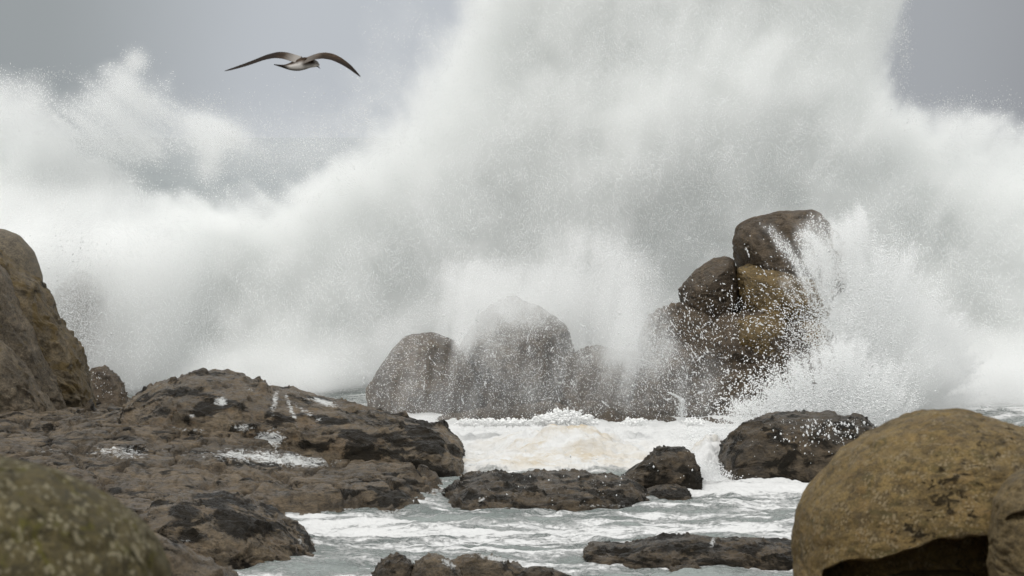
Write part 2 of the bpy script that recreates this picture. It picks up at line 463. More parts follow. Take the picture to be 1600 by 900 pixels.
loft('cliff_buttress', 'brown buttress leaning against the foot of the cliff', [(-300, 520), (-100, 500), (0, 532), (18, 544), (40, 572), (62, 610), (80, 634), (96, 664)], 62.6, 1.3, .8, .1, M_CLIFF, amp=.075, L=.8, n=200, m=130, ef=.65, seed=9, craggy=.6, cracks=.3, strata=.4, tilt=50,
     cat='rock', group='rocks of the left cliff')
boulder('stone', 'dark pointed wedge of stone at the cliff corner', [(128, 665), (134, 632), (142, 620), (150, 640), (158, 664), (140, 672)], 61.5, .25, M_DARK, amp=.03, L=.3, n=24, seed=10, craggy=.5, cat='stone', group=FEET)
boulder('stone', 'broad low brown stone under the buttress', [(80, 668), (84, 648), (100, 642), (120, 648), (128, 664), (110, 674)], 61.2, .3, M_CLIFF, amp=.04, L=.3, n=26, seed=11, craggy=.5, cat='stone', group=FEET)
boulder('stone', 'small buff stone left of the broad low stone', [(56, 668), (60, 652), (72, 646), (84, 652), (86, 668), (70, 674)], 61.3, .25, M_CLIFF, amp=.03, L=.3, n=22, seed=12, craggy=.5, cat='stone', group=FEET)
boulder('stone', 'flat dark stone beside the wedge of stone', [(116, 662), (120, 648), (134, 645), (142, 652), (144, 664), (128, 670)], 61.0, .2, M_WET, amp=.03, L=.25, n=22, seed=13, craggy=.5, cat='stone', group=FEET)

# shelf (height field)
nx, ny = 520, 420
gx, gy = np.meshgrid(np.linspace(-16, .2, nx), np.linspace(38, 68, ny), indexing='ij')
g3 = np.stack([gx, gy, 0 * gx], -1)
edge = [(-30, 30), (-5.0, 40), (-4.1, 44.5), (-3.7, 48), (-3.2, 50.2), (-2.5, 50.6), (-1.5, 50.4), (-.85, 52.8), (-.8, 56), (-.6, 58), (-1.2, 62), (-4, 63), (-7.6, 65.5), (-9, 68.5), (-30, 75)]
sd = poly_sd(gx + .35 * fbm(g3 * .8, 4), gy + 1.0 * fbm(g3 * .5 + 30, 4), edge)
z = -.35 + .8 * sstep(-.35, .9, sd) + .33 * sstep(.5, 6, sd)
q3 = g3 * np.array([.75, .38, 1])
z -= .19 * sstep(-5.4, -3.2, gx) * sstep(49, 52, gy)
cr1, cr2 = worley(q3 * .9 + .5 * fbm(q3 * 1.5, 4)[..., None])
z += .20 * fbm(q3 * .7, 4, .5) + .13 * (ridged(q3 * 1.0 + 7, 5, .5) - .5) - .12 * (1 - sstep(0, .10, cr2 - cr1))
st = (z + .04 * fbm(q3 * 3, 4)) / .15; z = z * .6 + .4 * .15 * (np.floor(st) + sstep(.6, 1, st - np.floor(st)))
q4 = g3 * np.array([1.6, .9, 1])
z += .040 * fbm(q4 * 1.3 + 3, 5, .58) - .13 * sstep(.70, .9, ridged(q4 * .9 + 33, 4, .5)) * sstep(-.1, .3, fbm(q3 * 1.2 + 60, 2)) + .012 * fbm(q4 * 6, 3, .6)
z -= .05 * sstep(.74, .92, ridged(q4 * 2.6 + 53, 3, .5))
me = new_mesh('rock_shelf', np.stack([gx + 7, gy - 54, z], -1), grid_faces(nx, ny))
W = np.stack([gx, gy, z], -1).reshape(-1, 3); px, py = to_px(W)
fo = .56 * np.exp(-((px - 185) / 60) ** 2 - ((py - 705) / 14) ** 2) + .44 * np.exp(-((px - 440) / 95) ** 2 - ((py - 716) / 11) ** 2) + .5 * np.exp(-((px - 480) / 60) ** 2 - ((py - 725) / 10) ** 2) + .38 * np.exp(-((px - 380) / 60) ** 2 - ((py - 708) / 9) ** 2)
fo += .75 * np.exp(-((px - 250) / 25) ** 2 - ((py - 795) / 9) ** 2) + .5 * np.exp(-((px - 60) / 50) ** 2 - ((py - 705) / 6) ** 2)
low = sstep(.12, -.02, z.reshape(-1)) * .9
fo += .30 * np.exp(-((px - 330) / 190) ** 2 - ((py - 712) / 22) ** 2)
attr(me, 'foam', np.maximum(fo, low)); attr(me, 'weed', np.zeros(len(W)))
tag(link('rock_shelf', me, M_SHELF, (-7, 54, 0)), 'broad wet ledge of brown rock between cliff and water', 'rock', ROCKS)

loft('domed_rock', 'low domed rock with black weed at the water edge', [(225, 800), (250, 782), (290, 772), (350, 773), (390, 785), (424, 801), (468, 830), (490, 858), (503, 884), (508, 905)], 46.3, 2.3, 1.6, -.3, M_WET, amp=0.085, L=.8, n=240, m=130, ef=.8, seed=14,
     craggy=.6, strata=.3, cracks=.15, group=ROCKS, weed=[(365, 815, 55, 32, .5), (300, 790, 40, 14, .4), (430, 800, 30, 20, .3), (300, 840, 30, 10, .4)], foam=[(470, 845, 4, 9, -30, .7), (300, 845, 25, 3, 10, .6)])
loft('low_ledge', 'low dark ledge of layered rock lying across the channel', [(668, 806), (684, 780), (702, 762), (725, 749), (762, 741), (830, 741), (900, 743), (960, 745), (985, 750), (1005, 760), (1010, 775)], 53.8, 2.9, 1.0, -.25, M_DARK, amp=0.075, L=.6, n=300, m=110, ef=.62, seed=15, tilt=6,
     craggy=.8, strata=.5, cracks=.25, group=ROCKS, foam=[(808, 765, 12, 3, 30, .5), (752, 780, 5, 4, 0, .8), (940, 790, 50, 3, 0, .6), (770, 740, 60, 2, 2, .4)])
loft('sloping_rock', 'dark weedy hump at the right end of the low ledge', [(950, 770), (975, 742), (1000, 722), (1022, 705), (1045, 698), (1068, 699), (1082, 708), (1092, 735), (1094, 758)], 55.0, 1.0, .7, -.2, M_DARK, amp=0.055, L=.5, n=150, m=80, seed=16, craggy=.6, group=ROCKS, foam=[(972, 748, 5, 5, 0, .9), (1000, 768, 5, 7, 0, .7)])
loft('flat_rock', 'flat dark slab just below the weedy hump', [(985, 790), (1000, 768), (1040, 756), (1072, 762), (1080, 776)], 53.6, .9, .5, -.2, M_DARK, amp=0.04, L=.4, n=110, m=60, seed=17, craggy=.7, strata=.4, group=ROCKS)
loft('flat_rock', 'thin brown slab awash in front of the low ledge', [(880, 805), (905, 790), (950, 784), (985, 786), (1000, 798)], 51.6, .6, .4, -.15, M_WET, amp=.04, L=.4, n=110, m=60, seed=18, craggy=.7, strata=.4, group=ROCKS)
loft('dark_rock', 'black wet rock showered with droplets at right of the channel', [(1116, 760), (1119, 728), (1126, 706), (1140, 680), (1160, 664), (1200, 650), (1240, 644), (1290, 646), (1345, 652), (1378, 672), (1400, 720), (1400, 770)], 56.6, 1.7, 1.3, -.3, M_DARK, amp=0.065, L=.8, n=230, m=120, ef=.8, seed=19, facet=.2,
     craggy=.6, strata=.25, cracks=.15, group=ROCKS, foam=[(1180, 690, 20, 4, -30, .5)])
loft('low_ledge', 'long low dark ledge awash left of the tan boulder', [(909, 900), (914, 858), (920, 849), (945, 851), (972, 853), (1005, 846), (1040, 841), (1075, 843), (1090, 838), (1130, 844), (1160, 842), (1200, 846), (1250, 848), (1300, 852), (1320, 880)], 45.4, 1.3, .8, -.25, M_DARK, amp=0.055, L=.5, n=300, m=90, ef=.6, seed=20,
     craggy=.8, strata=.45, cracks=.2, sm=1.2, group=ROCKS, foam=[(1113, 848, 4, 9, 20, .8), (1030, 842, 30, 2, 0, .5)])
loft('small_rock', 'small brown stone at the foot of the long low ledge', [(1040, 910), (1046, 886), (1066, 882), (1092, 884), (1108, 896), (1110, 908)], 44.0, .3, .3, -.25, M_DARK, amp=.04, L=.3, n=80, m=50, seed=21, craggy=.6, group=ROCKS)
loft('small_rock', 'dark brown knob, leftmost of the foreground skerry', [(578, 915), (586, 890), (602, 873), (626, 866), (642, 874), (650, 890), (655, 910)], 42.6, .6, .4, -.4, M_DARK, amp=.06, L=.35, n=110, m=60, seed=22, craggy=.7, group=ROCKS)
loft('small_rock', 'brown foam capped rock in the middle of the foreground skerry', [(636, 910), (648, 882), (666, 866), (682, 865), (700, 876), (715, 888), (725, 910)], 42.2, .6, .5, -.4, M_WET, amp=.06, L=.35, n=130, m=70, seed=23, craggy=.6, group=ROCKS, foam=[(700, 880, 12, 5, 30, .9), (665, 872, 8, 3, 0, .5)])
loft('small_rock', 'broad rounded rock with a foamy top in the foreground skerry', [(690, 905), (702, 875), (724, 867), (765, 870), (795, 879), (818, 886), (835, 898), (840, 912)], 42.7, .6, .5, -.4, M_WET, amp=.06, L=.4, n=150, m=70, seed=24, craggy=.6, group=ROCKS, foam=[(770, 872, 28, 5, 10, .9)])
loft('small_rock', 'flat dark rock trailing off the foreground skerry at right', [(800, 912), (815, 893), (835, 884), (855, 886), (880, 894), (905, 904), (912, 915)], 42.4, .4, .4, -.4, M_DARK, amp=0.03, L=.35, n=120, m=60, seed=25, craggy=.7, group=ROCKS)

# rocks behind, in the spray
loft('low_rock', 'low brown rock bank behind the breaking foam', [(640, 690), (665, 660), (700, 648), (740, 640), (800, 634), (850, 631), (900, 640), (1000, 650), (1040, 665), (1050, 690)], 67.6, 1.4, 1.0, -.3, M_BACK, amp=.10, L=.8, n=260, m=90, seed=26, craggy=.7, strata=.4, group=BACKG)
loft('low_rock', 'smooth low hump of rock behind the breaking foam', [(870, 690), (890, 650), (920, 636), (950, 631), (985, 633), (1020, 643), (1055, 655), (1066, 672), (1068, 690)], 66.3, 1.0, .8, -.3, M_BACK, amp=.06, L=.7, n=180, m=80, seed=27, craggy=.4, strata=.2, group=BACKG)
loft('low_rock', 'flat grey rock under the little water spout', [(1050, 690), (1060, 664), (1090, 654), (1120, 656), (1150, 662), (1180, 690)], 65.6, .8, .8, -.3, M_BACK, amp=.07, L=.5, n=120, m=70, seed=28, craggy=.7, group=BACKG)
loft('low_rock', 'dim broken mass of rock joining the spray veiled boulders', [(640, 690), (690, 600), (740, 568), (800, 560), (880, 552), (940, 546), (1000, 552), (1060, 568), (1110, 600), (1140, 690)], 70.6, 1.2, .8, -.3, M_BACK, amp=.12, L=.8, n=260, m=100, seed=49, craggy=.7, cracks=.3, strata=.3, group=BACKG)
boulder('boulder', 'round brown boulder, lowest left one in the spray', [(580, 620), (581, 590), (592, 566), (612, 545), (640, 533), (675, 530), (705, 540), (730, 566), (745, 610), (740, 670), (660, 700), (600, 670)], 69.3, 1.3, M_BACK, amp=.07, L=1.0, n=78, seed=29, cuts=15, cracks=.3, craggy=.55, group=BACKG)
boulder('boulder', 'tall dark boulder with its top lost in spray', [(700, 640), (718, 560), (735, 515), (762, 483), (800, 470), (840, 474), (868, 494), (890, 540), (900, 620), (860, 690), (740, 690)], 70.6, 1.5, M_BACK, amp=.10, L=1.1, n=83, seed=30, cuts=15, cracks=.3, craggy=.55, group=BACKG)
boulder('boulder', 'dim brown boulder behind the white curtain of spray', [(850, 640), (862, 590), (890, 556), (930, 548), (980, 556), (1030, 580), (1050, 640), (1020, 690), (880, 690)], 70.2, 1.3, M_BACK, amp=.10, L=1.0, n=72, seed=31, cuts=15, cracks=.3, craggy=.55, group=BACKG)
loft('dark_rock', 'dark rock glimpsed through spray beside the cliff', [(60, 690), (90, 640), (128, 600), (142, 578), (165, 576), (185, 590), (196, 615), (204, 650)], 70.5, 1.0, .8, -.3, M_BACK, amp=.10, L=.7, n=130, m=80, seed=32, craggy=.6, group=BACKG)
loft('dark_rock', 'tall dim rock almost hidden by spray behind the cliff', [(40, 690), (62, 540), (84, 470), (96, 446), (112, 428), (134, 424), (148, 438), (166, 452), (172, 520), (190, 560), (205, 690)], 75.2, 1.2, .8, -.3, M_BACK, amp=.12, L=.8, n=130, m=80, seed=33, craggy=.6, group=BACKG)

boulder('boulder', 'big upright block crowning the far rock stack', [(1154, 425), (1155, 385), (1163, 358), (1190, 345), (1222, 336), (1262, 335), (1300, 343), (1330, 380), (1340, 440), (1290, 470), (1190, 450)], 70.2, 1.0, M_BACK, amp=.06, L=.9, n=78, seed=40, cuts=15, cracks=.3, craggy=.55, group=STACK)
boulder('boulder', 'grey brown boulder left below the crowning block', [(1055, 468), (1070, 448), (1092, 424), (1112, 410), (1135, 407), (1152, 418), (1157, 440), (1146, 480), (1136, 512), (1090, 512)], 69.9, .8, M_BACK, amp=.05, L=.7, n=62, seed=41, cuts=15, cracks=.3, craggy=.55, group=STACK)
boulder('boulder', 'olive brown boulder right under the crowning block', [(1136, 500), (1140, 465), (1152, 432), (1172, 418), (1195, 418), (1240, 430), (1300, 450), (1310, 510), (1240, 520), (1170, 512)], 69.6, .9, M_OCHRE, amp=.06, L=.7, n=65, seed=42, cuts=15, cracks=.3, craggy=.55, group=STACK)
boulder('boulder', 'ochre loaf shaped boulder low in the far rock stack', [(1130, 560), (1134, 528), (1146, 508), (1170, 498), (1200, 495), (1222, 502), (1234, 520), (1230, 552), (1205, 570), (1160, 578)], 68.7, .7, M_OCHRE, amp=.05, L=.6, n=59, seed=43, cuts=15, cracks=.3, craggy=.55, strata=.2, group=STACK)
boulder('boulder', 'small ochre boulder at right of the loaf shaped one', [(1226, 560), (1228, 525), (1240, 508), (1260, 502), (1290, 512), (1300, 560), (1260, 585)], 68.9, .6, M_OCHRE, amp=.05, L=.6, n=46, seed=44, cuts=15, cracks=.3, craggy=.55, group=STACK)
loft('flat_rock', 'flat topped brown slab on the left side of the stack', [(985, 640), (996, 560), (1006, 505), (1022, 485), (1060, 472), (1100, 480), (1125, 500), (1140, 580)], 69.6, .9, .6, .4, M_BACK, amp=.07, L=.5, n=130, m=70, seed=45, craggy=.7, strata=.4, cat='rock', group=STACK)
boulder('boulder', 'narrow ochre stone wedged left of the loaf shaped boulder', [(1098, 575), (1102, 530), (1114, 514), (1130, 514), (1138, 535), (1136, 575), (1116, 590)], 68.8, .5, M_OCHRE, amp=.05, L=.4, n=44, seed=46, cuts=15, cracks=.3, craggy=.55, group=STACK)
loft('craggy_rock', 'broad dark base of rock carrying the stack', [(960, 700), (985, 620), (1010, 560), (1040, 520), (1085, 508), (1120, 500), (1160, 480), (1230, 490), (1300, 520), (1380, 600), (1420, 700)], 69.6, 1.8, 1.4, -.4, M_BACK, amp=.14, L=.9, n=240, m=110, ef=.75, seed=47, craggy=.7, cracks=.3, strata=.25, cat='rock', group=STACK)

# ------------------------------------------------------------------ shore under the near boulders
sx, sy = np.meshgrid(np.linspace(-40, 40, 200), np.linspace(-30, 44, 180), indexing='ij')
s3 = np.stack([sx, sy, 0 * sx], -1)
sz = 4.8 - .145 * sy - .12 * np.maximum(-sy, 0) * 0 + .25 * fbm(s3 * .25, 5, .6) + .12 * ridged(s3 * .5, 4)
sz = np.minimum(sz, 4.9)
me = new_mesh('shore', np.stack([sx, sy, sz - .1], -1), grid_faces(200, 180))
attr(me, 'foam', np.zeros(len(me.vertices))); attr(me, 'weed', np.zeros(len(me.vertices)))
tag(link('shore', me, M_SHELF), 'rocky shore sloping down to the water', None, None, 'structure')

# ------------------------------------------------------------------ water: one sheet to the horizon
def spread(a, b, n, out_lo, out_hi, k):
    mid = np.linspace(a, b, n); st = mid[1] - mid[0]
    g = np.geomspace(st, 1, k); 
    lo = a - np.geomspace(st * 1.3, a - out_lo, k); hi = b + np.geomspace(st * 1.3, out_hi - b, k)
    return np.concatenate([lo[::-1], mid, hi])


X = spread(-5, 9.5, 440, -4000, 4000, 60); Yc = spread(42.5, 68, 640, -60, 9000, 110)
gx, gy = np.meshgrid(X, Yc, indexing='ij'); g3 = np.stack([gx, gy, 0 * gx], -1)
near = np.exp(-np.maximum(0, gy - 70) / 40) * np.exp(-np.maximum(0, np.abs(gx) - 14) / 20)
wp = g3 * np.array([.55, 1.0, 1]) + .25 * fbm(g3 * .7, 3)[..., None]
chop = .12 * fbm(wp * .9, 5, .55) + .13 * (ridged(wp * 1.1 + 4, 5, .55) - .5)
far = 1.0 * fbm(g3 * np.array([.010, .035, 1]) + 3, 4, .55)
far *= sstep(75, 160, gy)
# breaking foam bank behind the low ledge
bank = sstep(55.8, 57.6, gy + .5 * fbm(g3 * .8, 3)) * sstep(66.2, 64.4, gy) * sstep(-2.4, -.9, gx) * sstep(6.5, 4.6, gx)
lump = np.abs(fbm(wp * .8 + 11, 5, .6)) * .5 + .28 * (1 - worley(g3 * np.array([.9, .9, 1]) + fbm(g3, 3)[..., None] * .4)[0])
froth = .6 * (1 - worley(g3 * 3.4 + fbm(g3 * 2, 3)[..., None] * .5)[0]) + .4 * fbm(g3 * 5, 4, .6)
chop = chop + .022 * fbm(wp * 3.7 + 2, 4, .6) + .03 * (ridged(wp * 2.9 + 14, 3, .5) - .5)
wz = chop * near + far + bank * (.02 + .36 * lump + .16 * froth)
roll = bank * np.exp(-((gy - (59.3 - .5 * np.sin(gx * 1.4))) / .8) ** 2) * np.exp(-((gx - .9) / 1.5) ** 2)
wz += roll * (.34 + .45 * lump)
# water pouring through the gap between the weedy hump and the black rock
gap = np.exp(-((gx - (3.35 + .12 * (gy - 56))) / .38) ** 2) * sstep(54.8, 56.6, gy) * sstep(62, 58, gy)
wz += gap * (.16 + .42 * lump + .26 * froth)
me = new_mesh('sea', np.stack([gx, gy, wz], -1), grid_faces(len(X), len(Yc)))
px, py = to_px(np.stack([gx, gy, wz], -1))
foam = np.zeros(gx.shape)
lace = ridged(wp * np.array([.42, 1.0, 1]) * .85 + 21, 5, .6)
foam = .53 + .85 * (lace - .52) + .25 * fbm(g3 * np.array([.16, .3, 1]), 3)
foam += .55 * sstep(57.2, 53.8, gy) * sstep(52.5, 54.2, gy) * sstep(2.2, 3.4, gx)          # below the gap
foam += .34 * np.exp(-((gy - 48.5) / 1.4) ** 2) * sstep(1.5, -2.5, gx)
foam += .35 * sstep(46.2, 44.5, gy) * sstep(1.5, 2.6, gx) * 0
foam = foam * near
foam = np.maximum(foam, bank * 1.25); foam = np.maximum(foam, gap * 1.3)
foam = np.maximum(foam, sstep(60, 63, gy) * sstep(74, 69, gy) * near * sstep(8.2, 6.4, gx))
attr(me, 'foam', foam); attr(me, 'bank', bank)
attr(me, 'tan', np.clip(bank * np.maximum(np.exp(-((gy - 58.6) / 1.5) ** 2) * np.exp(-((gx - .9) / 1.3) ** 2), .8 * np.exp(-((gy - 57.2) / .9) ** 2) * np.exp(-((gx - .9) / 3.0) ** 2)) * np.clip(.75 + 1.5 * fbm(wp * 1.5 + 9, 4, .6), .1, 1.4), 0, 1))

t = NT('sea_water')
v = t.coord((.36, 1.0, 1.0)); v2 = t.coord((1, 1, 1))
n1 = t.noise(v, 2.6, 7, .62, .9); n2 = t.noise(v2, 13, 6, .68, .5); n3 = t.noise(v, .5, 4, .5)
wc = t.mix(t.ramp(n3, .38, .62), c3(.145, .172, .162), c3(.25, .28, .266))
wc = t.mix(t.attr('bank'), wc, c3(.55, .55, .52))
fa = t.math('ADD', t.attr('foam'), t.math('ADD', t.math('MULTIPLY', t.math('SUBTRACT', n1, .5), 1.5), t.math('MULTIPLY', t.math('SUBTRACT', n2, .5), .9)))
fm = t.ramp(fa, .38, .80)
tn = t.math('MULTIPLY', t.attr('tan'), t.ramp(t.math('ADD', n1, t.math('MULTIPLY', n2, .25)), .5, .72))
fc = t.mix(t.math('MULTIPLY', tn, .85), c3(.70, .705, .70), c3(.52, .43, .29))
col = t.mix(fm, wc, fc)
b = t.n('ShaderNodeBsdfPrincipled'); t.set(b.inputs['Base Color'], col)
t.set(b.inputs['Roughness'], t.math('ADD', .12, t.math('MULTIPLY', fm, .7)))
b.inputs['IOR'].default_value = 1.33
hgt = t.math('ADD', t.math('MULTIPLY', n1, .5), t.math('ADD', t.math('MULTIPLY', n2, .25), t.math('MULTIPLY', fm, .25)))
bp = t.n('ShaderNodeBump', Strength=1.0, Distance=.14); t.set(bp.inputs['Height'], hgt); t.set(b.inputs['Normal'], bp.outputs[0])
t.set(t.out.inputs['Surface'], b.outputs[0])
tag(link('sea', me, t.m), 'grey green sea streaked with white foam', None, None, 'structure')

# ------------------------------------------------------------------ spray: clouds of real droplets in the air
t = NT('spray_water')
d = t.n('ShaderNodeBsdfDiffuse', Color=c3(.84, .85, .85)); t.set(t.out.inputs['Surface'], d.outputs[0])
M_SPRAY = t.m


def cloud_group(name, mist=None):
    """Droplets from loose vertices; with MIST = (lo, hi, shape) also the fine mist between them, a fog grid sampled from a lattice mesh."""
    ng = bpy.data.node_groups.new(name, 'GeometryNodeTree')
    ng.interface.new_socket('Geometry', in_out='INPUT', socket_type='NodeSocketGeometry')
    ng.interface.new_socket('Geometry', in_out='OUTPUT', socket_type='NodeSocketGeometry')
    N = ng.nodes.new; L = ng.links.new
    i = N('NodeGroupInput'); o = N('NodeGroupOutput')

    def mat(m, geo):
        s = N('GeometryNodeSetMaterial'); s.inputs['Material'].default_value = m; L(geo, s.inputs['Geometry']); return s.outputs[0]

    def named(n):
        a = N('GeometryNodeInputNamedAttribute'); a.data_type = 'FLOAT'; a.inputs['Name'].default_value = n; return a.outputs['Attribute']

    def math_(op, a, b=0.0, c=0.0):
        m = N('ShaderNodeMath'); m.operation = op
        for k, v in enumerate((a, b, c)):
            if isinstance(v, bpy.types.NodeSocket): L(v, m.inputs[k])
            else: m.inputs[k].default_value = v
        return m.outputs[0]
    p = N('GeometryNodeMeshToPoints')
    cmp_ = math_('GREATER_THAN', named('rad'), 0.0); L(cmp_, p.inputs['Selection'])
    L(i.outputs[0], p.inputs['Mesh']); L(named('rad'), p.inputs['Radius'])
    pts = mat(M_SPRAY, p.outputs[0])
    if mist is None:
        L(pts, o.inputs[0]); return ng
    lo, hi, (rx, ry, rz), start = mist
    vc = N('GeometryNodeVolumeCube')
    vc.inputs['Min'].default_value = lo; vc.inputs['Max'].default_value = hi
    for k, r in zip(('X', 'Y', 'Z'), (rx, ry, rz)): vc.inputs['Resolution ' + k].default_value = r
    pos = N('GeometryNodeInputPosition'); sp = N('ShaderNodeSeparateXYZ'); L(pos.outputs[0], sp.inputs[0])
    ix = []
    for k, (l, h, r) in enumerate(zip(lo, hi, (rx, ry, rz))):
        f = math_('MULTIPLY_ADD', sp.outputs[k], (r - 1) / (h - l), -l * (r - 1) / (h - l))
        f = math_('ROUND', f); f = math_('MAXIMUM', f, 0.0); ix.append(math_('MINIMUM', f, r - 1.0))
    ci = N('FunctionNodeFloatToInt'); 
    # integer index built from integers, so that large lattices stay exact
    ints = []
    for f in ix:
        q = N('FunctionNodeFloatToInt'); L(f, q.inputs[0]); ints.append(q.outputs[0])

    def im(op, a, b):
        m = N('FunctionNodeIntegerMath'); m.operation = op
        for k, v in enumerate((a, b)):
            if isinstance(v, bpy.types.NodeSocket): L(v, m.inputs[k])
            else: m.inputs[k].default_value = v
        return m.outputs[0]
    idx = im('ADD', im('MULTIPLY', im('ADD', im('MULTIPLY', ints[0], ry), ints[1]), rz), ints[2])
    idx = im('ADD', idx, start)
    si = N('GeometryNodeSampleIndex'); si.data_type = 'FLOAT'; si.domain = 'POINT'
    L(i.outputs[0], si.inputs['Geometry']); L(named('dens'), si.inputs['Value']); L(idx, si.inputs['Index'])
    L(si.outputs[0], vc.inputs['Density'])
    j = N('GeometryNodeJoinGeometry'); L(pts, j.inputs[0]); L(mat(M_MIST, vc.outputs[0]), j.inputs[0])
    L(j.outputs[0], o.inputs[0])
    return ng


t = NT('spray_mist')
pv = t.n('ShaderNodeVolumePrincipled'); pv.inputs['Color'].default_value = c3(.988, .993, .990); pv.inputs['Density'].default_value = 1.0
pv.inputs['Anisotropy'].default_value = -.2
t.set(t.out.inputs['Volume'], pv.outputs[0]); M_MIST = t.m
CLOUD = cloud_group('droplets')
t = NT('drop_water'); d = t.n('ShaderNodeBsdfDiffuse', Color=c3(.72, .73, .73)); t.set(t.out.inputs['Surface'], d.outputs[0]); M_DROP = t.m
t = NT('foam_water'); d = t.n('ShaderNodeBsdfDiffuse', Color=c3(.86, .865, .86)); t.set(t.out.inputs['Surface'], d.outputs[0]); M_FOAM = t.m


def cloud(name, label, P, r, cat='spray', mist=None):
    me = bpy.data.meshes.new(name)
    c = P.mean(0); c[2] = 0
    V = P - c; dens = np.zeros(len(P))
    if mist is not None:
        lo, hi, D = mist                     # world bounds and density lattice [x, y, z]
        lo = np.array(lo) - c; hi = np.array(hi) - c
        ax = [np.linspace(l, h, n) for l, h, n in zip(lo, hi, D.shape)]
        G = np.stack(np.meshgrid(*ax, indexing='ij'), -1).reshape(-1, 3)
        start = len(V)
        V = np.concatenate([V, G]); r = np.concatenate([r, np.zeros(len(G))]); dens = np.concatenate([dens, D.ravel()])
    me.vertices.add(len(V)); me.vertices.foreach_set('co', V.astype(np.float32).ravel())
    attr(me, 'rad', r)
    o = link(name, me, M_SPRAY, tuple(c))
    md = o.modifiers.new('droplets', 'NODES')
    if mist is not None:
        attr(me, 'dens', dens)
        md.node_group = cloud_group(name, (tuple(lo), tuple(hi), D.shape, start))
    else:
        md.node_group = CLOUD
    print(name, len(P))
    return tag(o, label, cat, None, 'stuff')


def lookup(img, px, py):
    """Bilinear look-up of a pixel-space map at photograph pixels."""
    u = np.clip((px - PX[0, 0]) / STEP, 0, PX.shape[0] - 1.001); v = np.clip((py - PY[0, 0]) / STEP, 0, PX.shape[1] - 1.001)
    a = u.astype(int); b = v.astype(int); fu = u - a; fv = v - b
    return (img[a, b] * (1 - fu) + img[a + 1, b] * fu) * (1 - fv) + (img[a, b + 1] * (1 - fu) + img[a + 1, b + 1] * fu) * fv


def mist_grid(lo, hi, res, tau, yf, thick, seed, lump=.35, fade=.9):
    """Fog density whose depth along the view adds up to TAU, starting at the front YF (both pixel maps)."""
    n = [max(8, int((h - l) / r)) for l, h, r in zip(lo, hi, res)]
    G = np.stack(np.meshgrid(*[np.linspace(l, h, k) for l, h, k in zip(lo, hi, n)], indexing='ij'), -1)
    px, py = to_px(G)
    d = G[..., 1] - lookup(yf, px, py)
    T = thick
    prof = sstep(0, fade, d) * sstep(T, T * .6, d)
    D = lookup(tau, px, py) / (T * .75) * prof
    nz = fbm(G * np.array([.6, .6, .6]) + seed, 5, .68)
    D = D * np.clip(1 + lump * 1.6 * nz, 0.05, 3)
    D *= sstep(.0, .15, G[..., 2])
    D[[0, -1]] = 0; D[:, [0, -1]] = 0; D[:, :, [0, -1]] = 0
    D[D < .004] = 0
    return lo, hi, D.astype(np.float32)


def drops(name, label, P, r, dirs, stretch, cat='spray'):
    """Larger drops, each a small closed eight-sided body drawn out along its flight."""
    n = len(P); d = dirs / np.linalg.norm(dirs, axis=1, keepdims=True)
    u = np.cross(d, np.array([.3, 1, .2])); u /= np.linalg.norm(u, axis=1, keepdims=True); w = np.cross(d, u)
    r = r[:, None]; s = stretch[:, None]
    V = np.stack([P + d * r * s, P + u * r, P + w * r, P - u * r, P - w * r, P - d * r * s], 1)
    f = np.array([[0, 1, 2], [0, 2, 3], [0, 3, 4], [0, 4, 1], [5, 2, 1], [5, 3, 2], [5, 4, 3], [5, 1, 4]])
    FC = (np.arange(n) * 6)[:, None, None] + f[None]
    me = new_mesh(name, V.reshape(-1, 3), FC.reshape(-1, 3))
    return tag(link(name, me, M_DROP), label, cat, None, 'stuff')


STEP = 2.0
PX, PY = np.meshgrid(np.arange(-320, 1920, STEP), np.arange(-360, 760, STEP), indexing='ij')
Q = np.stack([PX, PY, 0 * PX], -1)


def warp(scale, amp, octv, seed):
    return amp * fbm(Q / scale + seed, octv, .55), amp * fbm(Q / scale + seed + 50, octv, .55)


def soft(poly, inner, w=(0, 0), outer=0.0):
    return sstep(-outer, inner, poly_sd(PX + w[0], PY + w[1], poly))


def blob(cx, cy, rx, ry, a=0):
    ca, sa = math.cos(math.radians(a)), math.sin(math.radians(a))
    u = ((PX - cx) * ca + (PY - cy) * sa) / rx; v = (-(PX - cx) * sa + (PY - cy) * ca) / ry
    return np.exp(-(u * u + v * v))


def sample(tau, rpx):
    """Poisson number of droplets per cell for optical depth TAU with droplet radius RPX (pixels)."""
    lam = tau * STEP * STEP / (math.pi * rpx * rpx)
    n = rng.poisson(np.clip(lam, 0, None)).ravel()
    i = np.repeat(np.arange(n.size), n)
    x = PX.ravel()[i] + rng.random(len(i)) * STEP; y = PY.ravel()[i] + rng.random(len(i)) * STEP
    return x, y, i


def place(x, y, Y): return at_each(x, y, Y)


def at_each(px, py, Y):
    a = (px - 800) / F; b = (450 - py) / F
    dy = CP + b * SP; dz = -SP + b * CP; t = Y / dy
    return np.stack([a * t, Y, H + dz * t], -1)


w1 = warp(150, 42, 6, 1.0); w2 = warp(60, 18, 5, 9.0)
WW = (w1[0] + w2[0], w1[1] + w2[1])
WS = (w2[0] * 1.2, w2[1] * 1.2)
def burst(cx, cy, fa, fr, seed, octv=4):
    a = np.arctan2(PX - cx, cy + 60 - PY); r = np.hypot(PX - cx, cy - PY)
    return fbm(np.stack([a * fa + .25 * WW[0] / 30, r / fr, 0 * PX + seed], -1), octv, .6)


JETS = burst(900, 740, 9, 260, 1.0, 5); FINEJ = burst(900, 740, 34, 110, 5.0, 5)
bill = ridged(Q / 190 + 3, 6, .55)           # billows
mott = fbm(Q / 90 + 31, 6, .6)

